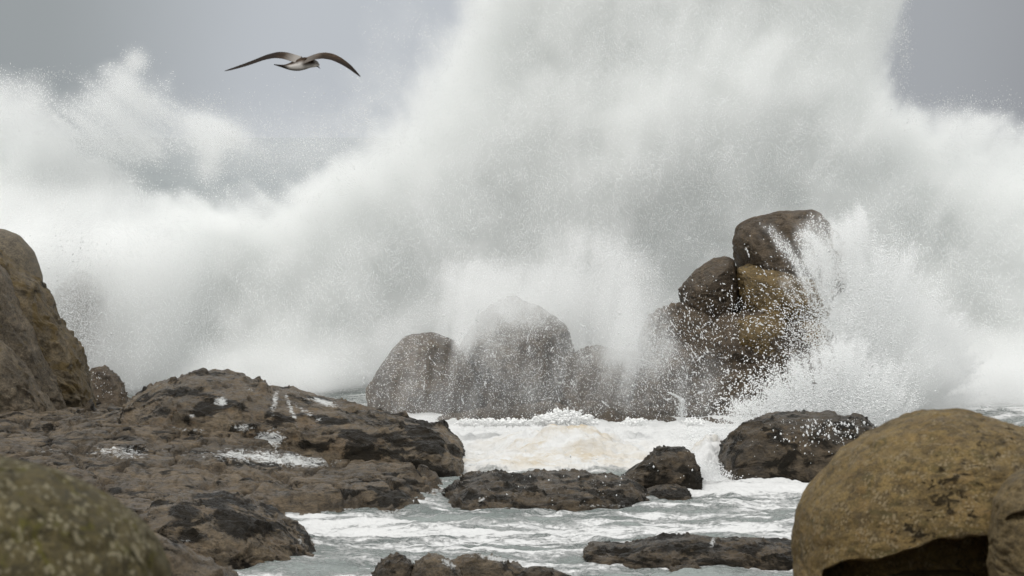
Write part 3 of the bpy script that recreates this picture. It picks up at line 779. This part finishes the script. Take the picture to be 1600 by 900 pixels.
# --- left plume with its torn crest
left = [(-400, 60), (-150, 90), (0, 104), (58, 110), (78, 120), (100, 150), (150, 190), (200, 225), (240, 268), (255, 300), (330, 330), (420, 400), (420, 740), (-400, 740)]
crest = [(40, 140), (105, 135), (150, 112), (185, 92), (212, 84), (220, 104), (240, 122), (272, 120), (285, 148), (335, 164), (346, 185), (386, 205), (362, 228), (345, 250), (335, 285), (318, 268), (290, 262), (262, 258), (248, 268), (200, 300), (60, 300)]
streak = fbm(np.stack([(PX * .8 + PY * .6) / 200, (PY * .8 - PX * .6) / 45, 0 * PX + 3], -1), 5, .55)
tl = 3.6 * soft(left, 150, WS, 10) * np.clip(.75 + .4 * mott + .3 * (bill - .5), .2, 2)
tl2 = 1.1 * soft(crest, 45, WS, 8) * np.clip(.55 + 1.4 * streak, .05, 2) + 1.3 * blob(345, 205, 38, 16, 25) + .8 * blob(212, 96, 14, 14) + 1.2 * blob(325, 250, 16, 26)
tl = np.maximum(tl, np.clip(tl2, 0, 3))
tl *= 1 - .85 * blob(292, 246, 40, 15, 5)
tl *= 1 - .40 * blob(100, 480, 80, 140)
tl *= 1 - .45 * blob(125, 510, 36, 120, -8) * np.clip(.6 + .9 * mott, 0, 1.4)
# --- main plume
main = [(742, -60), (700, 0), (655, 25), (640, 80), (600, 140), (560, 185), (505, 228), (470, 262), (420, 290), (340, 285), (250, 290), (180, 330), (100, 420), (120, 740), (1900, 740), (1900, 190), (1600, 178), (1520, 160), (1450, 165), (1412, 150), (1403, 115), (1412, 60), (1422, 10), (1440, -80), (1400, -330), (800, -330)]
d_main = poly_sd(PX + WS[0] * .9, PY + WS[1] * .9, main) + 14 * JETS + 12 * FINEJ
# edge softness differs: hazy on the upper left, crisp on the right edge
edge_w = 42 + 35 * sstep(1330, 1400, PX) * sstep(220, 120, PY) + 170 * np.exp(-((PX - 600) / 170) ** 2 - ((PY - 90) / 200) ** 2) + 150 * sstep(1420, 1500, PX) * sstep(120, 300, PY + 0) + 60 * sstep(520, 420, PX) * sstep(190, 250, PY) * sstep(420, 300, PY)
tm = 5.0 * sstep(-.15 * edge_w, edge_w, d_main) ** 1.5 * np.clip(.9 + .3 * mott + (.10 * JETS + .12 * FINEJ) * (1 - .8 * sstep(360, 460, PY)), .3, 2)
tm = np.maximum(tm, .5 * sstep(-90, 40, d_main) * sstep(700, 560, PX) * sstep(260, 200, PY) * np.clip(.6 + .8 * mott, 0, 2))
tm *= 1 - .55 * blob(500, 240, 70, 30, -20)
tm = np.maximum(tm, .30 * blob(430, 232, 170, 55) * np.clip(.8 + .6 * mott, .2, 2))
RP = .55
clump = np.clip(.55 + 1.1 * fbm(Q / 40 + 77, 5, .65) + .35 * FINEJ, .05, 3)
pt = .75 * clump * np.clip(tm / 1.0, 0, 1) * (1 - .45 * sstep(.6, 2.5, tm)) * (1 - .55 * blob(600, 100, 130, 170))
x, y, i = sample(pt, RP)
lumps = fbm(np.stack([PX / 230, PY / 230, 0 * PX + 2], -1), 6, .60) * .95 + ridged(np.stack([PX / 330 + 8, PY / 330, 0 * PX], -1), 6, .56) * .5
lean = -.9 * sstep(260, 600, PY) - .1 - .75 * blob(960, 230, 420, 200) - .9 * blob(1110, 250, 190, 170) - (.16 * JETS + .12 * FINEJ) * (1 - .8 * sstep(360, 460, PY))                         # foot leans forward, bulges shaped in so the plume catches more light
yf = 76.6 + lean - lumps
yf = np.maximum(yf, 73.2)
yfm = yf - 4.0 * sstep(500, 690, PY) * np.maximum(sstep(60, 360, PX) * sstep(600, 470, PX), 2.0 * sstep(1320, 1470, PX)); yf = yfm
ex = rng.exponential(1.0, len(x))
Yd = yf.ravel()[i] + ex * (.5 + 1.6 * np.exp(-d_main.ravel()[i] / 60)) + rng.normal(0, .12, len(x))
P = at_each(x, y, Yd); k = P[:, 2] > .05
cloud('main_spray_plume', 'huge white plume of spray exploding over the far rocks', P[k], (RP * Yd / F * rng.uniform(.6, 1.3, len(x)))[k],
      mist=mist_grid((-14, 66.5, -.05), (17, 81, 13.5), (.10, .18, .10), 1.7 * tm, yfm, 3.6, 1.0))

pt = .6 * np.clip(tl / 1.0, 0, 1) * (1 - .75 * sstep(.8, 3.0, tl))
x, y, i = sample(pt, RP)
lumps2 = fbm(np.stack([PX / 160, PY / 160, 0 * PX + 12], -1), 6, .5) * 1.3 + ridged(np.stack([PX / 200 + 18, PY / 200, 0 * PX], -1), 5, .5) * .8
yf = 79 - lumps2 + (PY - 330) / 330 * 1.5
ex = rng.exponential(1.0, len(x))
yf = np.maximum(yf, 74.5)
sh = sstep(250, 410, PY) * sstep(460, 205, PX); yf = yf * (1 - sh) + sh * (72.8 + .6 * mott)
Yd = yf.ravel()[i] + ex * .7
P = at_each(x, y, Yd); k = P[:, 2] > .05
cloud('left_spray_plume', 'torn crest of spray rising behind the left cliff', P[k], (RP * Yd / F * rng.uniform(.6, 1.3, len(x)))[k],
      mist=mist_grid((-17.5, 70, -.05), (-5, 83.5, 9), (.13, .18, .13), 1.5 * tl, yf, 3.0, 5.0))

# --- front curtains and splashes
cur = [(850, 330), (980, 330), (1020, 420), (1030, 470), (1040, 545), (1010, 592), (975, 600), (935, 575), (900, 520), (870, 440)]
fall = fbm(np.stack([PX / 26 + PY / 160, PY / 150, 0 * PX + 8], -1), 5, .6)
tf = 2.6 * soft(cur, 70, WS, 30) * sstep(330, 520, PY) ** .6 * np.clip(.7 + .5 * mott + .9 * fall, .05, 2)
top_fade = 2.1 * soft([(690, 420), (900, 420), (900, 480), (850, 505), (770, 500), (735, 545), (690, 520)], 40, WS, 30) * np.clip(.7 + .5 * mott + .8 * fall, .05, 2)
veil = .36 * soft([(560, 470), (900, 440), (1060, 540), (1130, 600), (1110, 668), (640, 668), (560, 640)], 60, WS, 30) * np.clip(.7 + .6 * mott + .9 * fall, .1, 2)
tf = tf + top_fade + veil
r_f = .36
yfc = 64.4 + .7 * fbm(Q / 120 + 4, 3)
x, y, i = sample(tf * .10 + .20 * np.clip(tf, 0, 1), r_f)
Yd = 65.2 + 1.6 * fbm(Q / 120 + 4, 3).ravel()[i] + rng.normal(0, .7, len(x)); Yd = np.clip(Yd, 62.5, 68.0)
P = at_each(x, y, Yd); k = P[:, 2] > .05
cloud('spray_curtain', 'thin white curtain of spray falling before the brown boulders', P[k], (r_f * Yd / F * rng.uniform(.5, 1.6, len(x)))[k],
      mist=mist_grid((-4, 63.2, -.05), (6, 67.8, 4.6), (.08, .16, .08), tf * .9, yfc, 2.4, 3.0, lump=.6, fade=.6))


def fan(n, o, ang, speed, nf, g=0.35, spread=3.0, jit=5.0, pw=.6, seed=0):
    """Ballistic fingers of water thrown from pixel O: returns pixel positions and flight directions."""
    r = np.random.default_rng(seed)
    fa = r.uniform(ang[0], ang[1], nf); fs = r.uniform(speed[0], speed[1], nf) * r.uniform(.6, 1, nf)
    w = r.random(nf) ** 2 + .1; kf = r.choice(nf, n, p=w / w.sum())
    a = np.radians(fa[kf] + r.normal(0, spread, n)); tt = r.random(n) ** pw
    s = fs[kf] * (.92 + .16 * r.random(n))
    dx = np.cos(a) * s; dy = -np.sin(a) * s
    gg = g * s
    x = o[0] + r.uniform(-o[2], o[2], n) + dx * tt + r.normal(0, jit, n) * tt
    y = o[1] + r.uniform(-o[3], o[3], n) + dy * tt + gg * tt * tt + r.normal(0, jit, n) * tt
    return x, y, dx, dy + 2 * gg * tt


# splash against the stack
spl = [(1200, 365), (1235, 385), (1270, 345), (1312, 326), (1345, 345), (1375, 385), (1440, 420), (1500, 470), (1540, 560), (1500, 680), (1380, 680), (1330, 600), (1310, 540), (1270, 470), (1225, 420)]
J1 = burst(1370, 600, 8, 150, 21.0); J1f = burst(1370, 600, 26, 70, 25.0)
ts = 2.2 * sstep(-20, 75, poly_sd(PX + WS[0], PY + WS[1], spl) + 40 * J1 + 26 * J1f) * np.clip(.7 + .5 * mott + .7 * J1 + .7 * J1f, .03, 2)
low = [(1130, 655), (1160, 628), (1205, 590), (1250, 548), (1300, 522), (1360, 530), (1405, 560), (1425, 620), (1420, 690), (1330, 690), (1240, 660), (1180, 668)]
J2 = burst(1300, 690, 8, 100, 31.0); J2f = burst(1300, 690, 24, 50, 35.0)
ts2 = 2.0 * sstep(-14, 60, poly_sd(PX + WS[0], PY + WS[1], low) + 30 * J2 + 20 * J2f) * np.clip(.7 + .5 * mott + .7 * J2 + .8 * J2f, .03, 2)
x, y, i = sample(ts * .20 + .32 * np.clip(ts, 0, 1), .5)
Yd = 66.6 + 1.3 * fbm(Q / 90 + 14, 4).ravel()[i] + rng.normal(0, .5, len(x)); Yd = np.clip(Yd, 63.5, 68.2)
P1 = at_each(x, y, Yd); r1 = .62 * Yd / F * rng.uniform(.5, 1.5, len(x))
fx, fy, _, _ = fan(16000, (1370, 570, 25, 25), (60, 165), (100, 340), 80, g=.18, spread=3.5, jit=6, seed=5)
Y2 = 66 + rng.normal(0, .7, len(fx)); P2 = at_each(fx, fy, Y2); r2 = .6 * Y2 / F * rng.uniform(.5, 1.5, len(fx))
P = np.concatenate([P1, P2]); r = np.concatenate([r1, r2])
cloud('spray_burst', 'bright burst of spray splashing up against the far stack', P, r,
      mist=mist_grid((4.6, 63.4, -.05), (11, 68.0, 5), (.07, .16, .07), ts * 1.1, 65.4 + .8 * fbm(Q / 90 + 14, 4), 1.9, 13.0, lump=.6, fade=.5))
x, y, i = sample(ts2 * .25 + .4 * np.clip(ts2, 0, 1), .62)
Yd = 60.3 + 1.0 * fbm(Q / 70 + 24, 4).ravel()[i] + rng.normal(0, .4, len(x)); Yd = np.clip(Yd, 58.3, 63)
P1 = at_each(x, y, Yd); r1 = .62 * Yd / F * rng.uniform(.5, 1.5, len(x))
fx, fy, _, _ = fan(14000, (1290, 665, 90, 8), (50, 165), (60, 190), 70, g=.3, spread=5, jit=6, seed=6)
Y2 = 60 + rng.normal(0, .6, len(fx)); P2 = at_each(fx, fy, Y2); r2 = .85 * Y2 / F * rng.uniform(.5, 1.5, len(fx))
P = np.concatenate([P1, P2]); r = np.concatenate([r1, r2]); k = P[:, 2] > .03
cloud('spray_burst', 'low burst of spray leaping over the black wet rock', P[k], r[k],
      mist=mist_grid((3.4, 58.4, -.05), (8, 62.6, 2.6), (.06, .14, .06), ts2 * 1.1, 59.7 + .6 * fbm(Q / 70 + 24, 4), 1.7, 17.0, lump=.6, fade=.5))

# --- larger drops in flight
DX, DY, DV, DR, DD, DS = [], [], [], [], [], []


def add(x, y, Y, rpx, dx, dy, st):
    DX.append(at_each(x, y, Y)); DR.append(rpx * Y / F); DD.append(np.stack([dx, rng.normal(0, .2, len(x)) * np.hypot(dx, dy), -dy], -1)); DS.append(st)


def rn(n, a, b): return rng.uniform(a, b, n)


def heavy(n, lo, hi, k=3.0): return .55 * lo * rng.uniform(.55, 1, n) + .62 * (hi - lo) * rng.random(n) ** (k + 3)


n = 4400   # in front of the brown boulders
x = rng.normal(830, 150, n); y = rng.uniform(455, 668, n); add(x, y, rn(n, 60, 65), heavy(n, .45, 1.9, 5), rng.normal(-.15, .25, n), -1 + 0 * x, rn(n, 1, 2.6))
n = 2600   # left of the stack
x = rng.normal(1060, 45, n); y = rng.normal(560, 60, n); k = y < 660; x, y = x[k], y[k]; n = len(x); add(x, y, rn(n, 62, 66), heavy(n, .55, 2.2, 3), -.5 + .2 * rng.normal(size=n), -1 + 0 * x, rn(n, 1.2, 3))
fx, fy, dx, dy = fan(2600, (1370, 570, 40, 30), (95, 168), (150, 360), 60, g=.2, spread=5, jit=9, pw=.4, seed=7); n = len(fx); add(fx, fy, rn(n, 62.5, 66), heavy(n, .5, 2.6, 3), dx, dy, rn(n, 1, 2.8))
fx, fy, dx, dy = fan(3600, (1290, 668, 95, 8), (40, 168), (60, 230), 80, g=.3, spread=6, jit=10, pw=.5, seed=8); n = len(fx); add(fx, fy, rn(n, 58, 61), heavy(n, .8, 3.0, 3), dx, dy, rn(n, 1, 2.2))
n = 360   # showering the top of the black rock
x = rng.normal(1305, 48, n); y = 655 + np.abs(rng.normal(0, 26, n)); add(x, y, rn(n, 53.5, 54.8), heavy(n, 1.2, 4.2, 2), rng.normal(0, .4, n), 1 + 0 * x, rn(n, 1, 1.8))
n = 1100   # by the cliff
x = rng.normal(128, 26, n); y = rng.uniform(360, 625, n); x = x + (y - 500) * .08; add(x, y, rn(n, 66.5, 69), heavy(n, .7, 2.2, 3), rng.normal(.2, .3, n), -1 + 0 * x, rn(n, 1, 2.6))
# torn edges of the plumes
for (cx, cy, sx_, sy_, n_) in [(430, 255, 50, 22, 1500), (560, 205, 60, 35, 1500), (1412, 70, 7, 60, 900), (1500, 165, 70, 12, 1100), (210, 95, 14, 10, 260), (365, 205, 18, 12, 420), (310, 165, 25, 10, 420), (900, 165, 30, 40, 500), (1060, 430, 40, 40, 1200), (70, 118, 30, 8, 300)]:
    x = rng.normal(cx, sx_, n_); y = rng.normal(cy, sy_, n_); add(x, y, rn(n_, 73.5, 77), heavy(n_, .7, 1.7, 3), rng.normal(-.3, .5, n_), -1 + 0 * x, rn(n_, 1, 2.2))
# foam strands thrown up from the breaking bank and over the low ledge
KEEP = len(DX)
fx, fy, dx, dy = fan(2600, (878, 662, 20, 4), (35, 150), (14, 44), 16, g=.4, spread=2, jit=1.0, pw=.8, seed=9); n = len(fx); add(fx, fy, rn(n, 60.8, 61.6), heavy(n, 1.8, 5.0, 1), dx, dy, rn(n, 1, 1.8))
for cx_ in (735, 765, 790, 815, 850, 920, 990, 1085):
    fx, fy, dx, dy = fan(420, (cx_, 663, 14, 3), (30, 150), (5, 17), 9, g=.4, spread=2, jit=1.0, seed=int(cx_)); n = len(fx); add(fx, fy, rn(n, 61, 62), heavy(n, 1.6, 4.2, 1), dx, dy, rn(n, 1, 1.8))
P = np.concatenate(DX[KEEP:]); R = np.concatenate(DR[KEEP:]); k = P[:, 2] > .02
o = drops('foam_strands', 'ragged white strands of foam thrown up along the breaking crest', P[k], R[k] * 1.25, np.concatenate(DD[KEEP:])[k], np.concatenate(DS[KEEP:])[k])
o.data.materials[0] = M_FOAM
DX, DR, DD, DS = DX[:KEEP], DR[:KEEP], DD[:KEEP], DS[:KEEP]
n = 90
x = rng.uniform(720, 1090, n); y = rng.uniform(700, 790, n); add(x, y, rn(n, 49.8, 50.8), heavy(n, 1.0, 3.2, 3), rng.normal(0, .4, n), 1 + 0 * x, rn(n, 1, 2))
n = 40
x = rng.uniform(885, 940, n); y = 668 - np.abs(rng.normal(0, 14, n)) - (x - 885) * .35; add(x, y, rn(n, 61, 62), heavy(n, 1.2, 2.6, 2), rng.normal(.5, .4, n), -1 + 0 * x, rn(n, 1, 1.6))
# the little spout on the flat grey rock
tt = rng.random(900); x = 1066 - 22 * np.clip(tt - .72, 0, 1) / .28 * (tt > .72) + rng.normal(0, 1.6 + 3 * (1 - tt), 900); y = 664 - 52 * tt ** .8 + np.where(tt > .85, (tt - .85) * 6, 0)
add(x, y, rn(900, 64, 64.5), heavy(900, 1, 2.0, 2), 0 * x + .1, -1 + 0 * x, rn(900, 1, 1.8))
for q in range(150):     # short torn strings of water in front of the rocks
    m = int(rng.integers(5, 14)); cx_, cy_ = [(rng.normal(1080, 40), rng.normal(560, 50)), (rng.normal(1250, 55), rng.normal(500, 70)), (rng.normal(1250, 70), rng.normal(610, 30)), (rng.normal(820, 120), rng.uniform(500, 640))][q % 4]
    a_ = rng.normal(-.5, .6); L_ = rng.uniform(6, 20); t_ = np.linspace(0, 1, m)
    x = cx_ + np.sin(a_) * L_ * t_ + rng.normal(0, .6, m); y = cy_ - np.cos(a_) * L_ * t_ + 3 * t_ * t_ + rng.normal(0, .6, m)
    add(x, y, np.full(m, rng.uniform(61.5, 64.5)), .9 * rng.random(m) ** 2 + .35, 0 * x + np.sin(a_), 0 * x - np.cos(a_), rn(m, 1.2, 3.2))
P = np.concatenate(DX); k = P[:, 2] > .02
drops('flying_drops', 'bright drops of water flying through the air', P[k], np.concatenate(DR)[k], np.concatenate(DD)[k], np.concatenate(DS)[k])

# pouring water in the gap: froth of drops over the sheet
n = 9000
x = rng.normal(1110, 22, n); y = rng.uniform(668, 752, n); x += (y - 700) * -.05; Yd = 54.9 + (752 - y) / 84 * 4.5 + rng.normal(0, .15, n) - .2
P = at_each(x, y, Yd); k = P[:, 2] > .0
cloud('pouring_foam', 'white water tumbling between the weedy hump and black rock', P[k], heavy(n, .9, 2.2, 2)[k] * Yd[k] / F)

# ------------------------------------------------------------------ gull
def gull():
    Y = 33.0
    pxm = Y / F
    c = at(466, 100, Y)
    t = NT('gull_plumage')
    a = t.attr('dark'); a2 = t.attr('white')
    nz = t.noise(t.coord((6, 25, 10)), 3, 4)
    col = t.mix(t.ramp(nz, .35, .7), c3(.028, .020, .014), c3(.085, .060, .042))
    col = t.mix(a2, col, c3(.75, .72, .68)); col = t.mix(a, col, c3(.025, .020, .017))
    b = t.n('ShaderNodeBsdfPrincipled', Roughness=.9); b.inputs['Specular IOR Level'].default_value = .04; t.set(b.inputs['Base Color'], col); t.set(t.out.inputs['Surface'], b.outputs[0])
    V, FCS, dark, white = [], [], [], []
    # body: lofted along its axis, from tail (left, nearer) to bill base (right, farther)
    ax = [(430, 101.5, 1.0, .5), (436, 102.5, 4.0, 1.0), (446, 104.5, 5.0, 2.2), (455, 103, 7.0, 5.0), (466, 100, 9.0, 8.2), (476, 97.5, 8.5, 8.2), (484, 96.5, 6.5, 6.3), (489, 97.5, 5.2, 5.0), (493, 99, 4.4, 4.2), (496, 100.5, 2.2, 2.2), (497.5, 101.5, .6, .6)]
    A = np.array(ax, float); s = np.linspace(0, len(A) - 1, 40); A[1:10, 2:] *= 1.22; A[3:8, 1] += 1.2
    A = np.stack([smooth1(np.interp(s, np.arange(len(A)), A[:, k]), 1.2) for k in range(4)], 1)
    th = np.linspace(0, 2 * math.pi, 25)[:-1]
    for row in A:
        o = at(row[0], row[1], Y) - c
        # body heading: right and away
        oy = (row[0] - 466) * pxm * .9
        for q in th:
            V.append((o[0] - math.cos(q) * row[2] * pxm * .5, oy + math.cos(q) * row[2] * pxm * .8, o[2] + math.sin(q) * row[3] * pxm))
            und = -math.sin(q)
            tail = sstep(452, 440, row[0])
            dark.append(float(np.clip(tail * .9 + sstep(.45, .9, und) * .8 * sstep(486, 462, row[0]), 0, 1)))
            white.append(float(np.clip(sstep(-.75, -.1, und) * sstep(474, 462, row[0]) * 1.0 + .55 * sstep(.0, .6, und) + .45 * sstep(484, 490, row[0]), 0, 1)) * (1 - tail))
    FCS.append(grid_faces(40, 24, True)); off = len(V)
    # wings: each a thin closed aerofoil; (px, py, chord in px, thickness, sweep towards rear in px)
    wings = [[(470, 95, 26, 3.2, 0), (458, 91, 26, 2.6, 3), (446, 87, 26, 2.2, 6), (432, 86, 25, 2.0, 5), (416, 90, 23, 1.8, -2), (400, 97, 20, 1.5, -12), (382, 104, 15, 1.2, -22), (366, 109.5, 9, .8, -32), (356, 112.5, 2, .3, -38)],
             [(476, 96, 26, 3.2, 0), (484, 92, 26, 2.6, 2), (494, 88, 26, 2.2, 4), (506, 86.5, 25, 2.0, 2), (520, 89, 24, 1.8, -4), (534, 96, 20, 1.5, -12), (547, 105, 15, 1.2, -20), (557, 114, 9, .8, -26), (564, 120.5, 2, .3, -30)]]
    for wi, wg in enumerate(wings):
        A = np.array(wg, float); s = np.linspace(0, len(A) - 1, 44)
        A = np.stack([smooth1(np.interp(s, np.arange(len(A)), A[:, k]), 1.5) for k in range(5)], 1)
        m = 20
        for r_, row in enumerate(A):
            o = at(row[0], row[1], Y) - c; f = r_ / 43
            hd = (row[0] - 466) * pxm * (.25 if wi == 0 else .25)
            for q in np.linspace(0, 2 * math.pi, m + 1)[:-1]:
                u = math.cos(q)                                   # +1 leading edge, -1 trailing
                lift = math.sin(q) * (1 + .5 * u) * row[3]
                yy = (row[4] * 1.0 + u * row[2] * .5) * pxm
                V.append((o[0] + u * row[2] * .10 * pxm, hd + yy, o[2] + (lift - u * row[2] * .0 + (u * row[2] * .19)) * pxm))
                dk = sstep(.5, .85, f) * .95 + .75 * sstep(.1, -.5, u) * sstep(.15, .4, f) if wi else sstep(.22, .42, f)
                dark.append(float(np.clip(dk, 0, 1))); white.append(float(.34 * sstep(.3, .05, f)) if wi == 0 else float(.12 * sstep(.4, .15, f) + .16 * (u > .6) * sstep(.8, .4, f)))
        FCS.append(grid_faces(44, m, True) + off); off = len(V)
    me = new_mesh('seagull', np.array(V), np.concatenate(FCS))
    attr(me, 'dark', dark); attr(me, 'white', white)
    o = link('seagull', me, t.m, tuple(c)); tag(o, 'brown and white gull gliding with long bowed wings', 'bird')
    # bill
    t2 = NT('bill'); b = t2.n('ShaderNodeBsdfPrincipled', Roughness=.45); b.inputs['Base Color'].default_value = c3(.03, .026, .022); t2.set(t2.out.inputs['Surface'], b.outputs[0])
    bl = np.array([(489, 100.5, 1.6), (492, 101.8, 1.5), (495, 103.4, 1.2), (497.5, 105.2, .9), (499, 107, .3)])
    Vb = []
    for r_ in bl:
        p = at(r_[0], r_[1], Y) - c
        for q in np.linspace(0, 2 * math.pi, 13)[:-1]:
            Vb.append((p[0], (r_[0] - 466) * pxm * .9 + math.cos(q) * r_[2] * pxm - .02, p[2] + math.sin(q) * r_[2] * pxm))
    link('bill', new_mesh('bill', np.array(Vb), grid_faces(len(bl), 12, True)), t2.m, (0, 0, 0), o)
    for sgn in (-1,):
        V_, F_ = [], []
        e = at(488.5, 97.6, Y) - c
        for a_ in np.linspace(-math.pi / 2, math.pi / 2, 7):
            for q in np.linspace(0, 2 * math.pi, 11)[:-1]:
                V_.append((e[0] + .005 * math.cos(a_) * math.cos(q), (488 - 466) * pxm * .9 - .024 + .005 * math.cos(a_) * math.sin(q), e[2] + .005 * math.sin(a_)))
        link('eye', new_mesh('eye', np.array(V_), grid_faces(7, 10, True)), t2.m, (0, 0, 0), o)


gull()

# ------------------------------------------------------------------ sky, sun, camera
w = bpy.data.worlds.new('World'); scene.world = w; w.use_nodes = True
nt = w.node_tree; nt.nodes.clear()
SUN_EL, SUN_AZ = math.radians(62), math.radians(215)     # behind the viewer, a little to the left
N = nt.nodes.new; Lk = nt.links.new
out = N('ShaderNodeOutputWorld')
sky = N('ShaderNodeTexSky'); sky.sky_type = 'NISHITA'; sky.sun_disc = False
sky.sun_elevation = SUN_EL; sky.sun_rotation = SUN_AZ; sky.air_density = 1.5; sky.dust_density = 4.0
hs = N('ShaderNodeHueSaturation'); hs.inputs['Saturation'].default_value = .25; Lk(sky.outputs[0], hs.inputs['Color'])
bg1 = N('ShaderNodeBackground'); bg1.inputs['Strength'].default_value = .05; Lk(hs.outputs[0], bg1.inputs['Color'])
# cloud deck: brighter overhead, darker towards the horizon, uneven
tc = N('ShaderNodeTexCoord'); sep = N('ShaderNodeSeparateXYZ'); Lk(tc.outputs['Generated'], sep.inputs[0])
el = N('ShaderNodeMapRange'); el.interpolation_type = 'SMOOTHSTEP'; Lk(sep.outputs['Z'], el.inputs[0])
el.inputs[1].default_value = .05; el.inputs[2].default_value = .75; el.inputs[3].default_value = 0; el.inputs[4].default_value = 1
bk = N('ShaderNodeMapRange'); bk.interpolation_type = 'SMOOTHSTEP'; Lk(sep.outputs['Y'], bk.inputs[0])
bk.inputs[1].default_value = .6; bk.inputs[2].default_value = -.6; bk.inputs[3].default_value = 0; bk.inputs[4].default_value = .85
mx = N('ShaderNodeMath'); mx.operation = 'MAXIMUM'; Lk(el.outputs[0], mx.inputs[0]); Lk(bk.outputs[0], mx.inputs[1])
rx = N('ShaderNodeValToRGB'); 
xr = N('ShaderNodeMapRange'); Lk(sep.outputs['X'], xr.inputs[0]); xr.inputs[1].default_value = -.2; xr.inputs[2].default_value = .2
nz = N('ShaderNodeTexNoise'); nz.inputs['Scale'].default_value = 9; nz.inputs['Detail'].default_value = 5; Lk(tc.outputs['Generated'], nz.inputs['Vector'])
ad = N('ShaderNodeMath'); ad.operation = 'MULTIPLY_ADD'; Lk(nz.outputs['Fac'], ad.inputs[0]); ad.inputs[1].default_value = .10; Lk(xr.outputs[0], ad.inputs[2])
sb = N('ShaderNodeMath'); sb.operation = 'SUBTRACT'; Lk(ad.outputs[0], sb.inputs[0]); sb.inputs[1].default_value = .05
Lk(sb.outputs[0], rx.inputs[0])
cr = rx.color_ramp; cr.interpolation = 'EASE'
cr.elements[0].position = .0; cr.elements[0].color = c3(.31, .34, .35)
cr.elements[1].position = 1.0; cr.elements[1].color = c3(.32, .335, .36)
for pos, c in ((.12, (.37, .40, .415)), (.34, (.58, .615, .66)), (.55, (.60, .635, .68)), (.80, (.43, .452, .482))):
    e = cr.elements.new(pos); e.color = c3(*c)
up = N('ShaderNodeMix'); up.data_type = 'RGBA'; Lk(mx.outputs[0], up.inputs[0]); Lk(rx.outputs[0], up.inputs[6]); up.inputs[7].default_value = c3(1.28, 1.285, 1.27)
bg2 = N('ShaderNodeBackground'); bg2.inputs['Strength'].default_value = 1.0; Lk(up.outputs[2], bg2.inputs['Color'])
mxs = N('ShaderNodeMixShader'); mxs.inputs[0].default_value = .88; Lk(bg1.outputs[0], mxs.inputs[1]); Lk(bg2.outputs[0], mxs.inputs[2])
Lk(mxs.outputs[0], out.inputs['Surface'])

sd_ = bpy.data.lights.new('sun', 'SUN'); sd_.energy = 1.3; sd_.angle = math.radians(25); sd_.color = (1, .965, .92)
so = bpy.data.objects.new('sun', sd_); COL.objects.link(so)
# light travels from the sun: azimuth measured from +y, clockwise
dirv = Vector((math.sin(SUN_AZ) * math.cos(SUN_EL), math.cos(SUN_AZ) * math.cos(SUN_EL), math.sin(SUN_EL)))
so.rotation_euler = dirv.to_track_quat('Z', 'Y').to_euler(); so.location = dirv * 60

cd = bpy.data.cameras.new('camera'); cam = bpy.data.objects.new('camera', cd); COL.objects.link(cam)
cam.location = (0, 0, H); cam.rotation_euler = (math.pi / 2 - PITCH, 0, 0)
cd.sensor_width = 36; cd.lens = F / 1600 * 36; cd.clip_start = .5; cd.clip_end = 20000
cd.dof.use_dof = True; cd.dof.focus_distance = 60; cd.dof.aperture_fstop = 5.6
scene.camera = cam

scene.render.engine = 'CYCLES'
cy = scene.cycles
cy.use_denoising = True
try: cy.denoiser = 'OPENIMAGEDENOISE'
except Exception: pass
cy.use_adaptive_sampling = True; cy.adaptive_threshold = .025
cy.max_bounces = 22; cy.volume_bounces = 20; cy.volume_step_rate = 4; cy.volume_max_steps = 160; cy.diffuse_bounces = 5; cy.glossy_bounces = 2; cy.transmission_bounces = 2
vs = scene.view_settings
vs.view_transform = 'Standard'; vs.look = 'None'; vs.gamma = 1; vs.use_curve_mapping = False; vs.exposure = -.06
print('built in', round(time.time() - T0, 1))
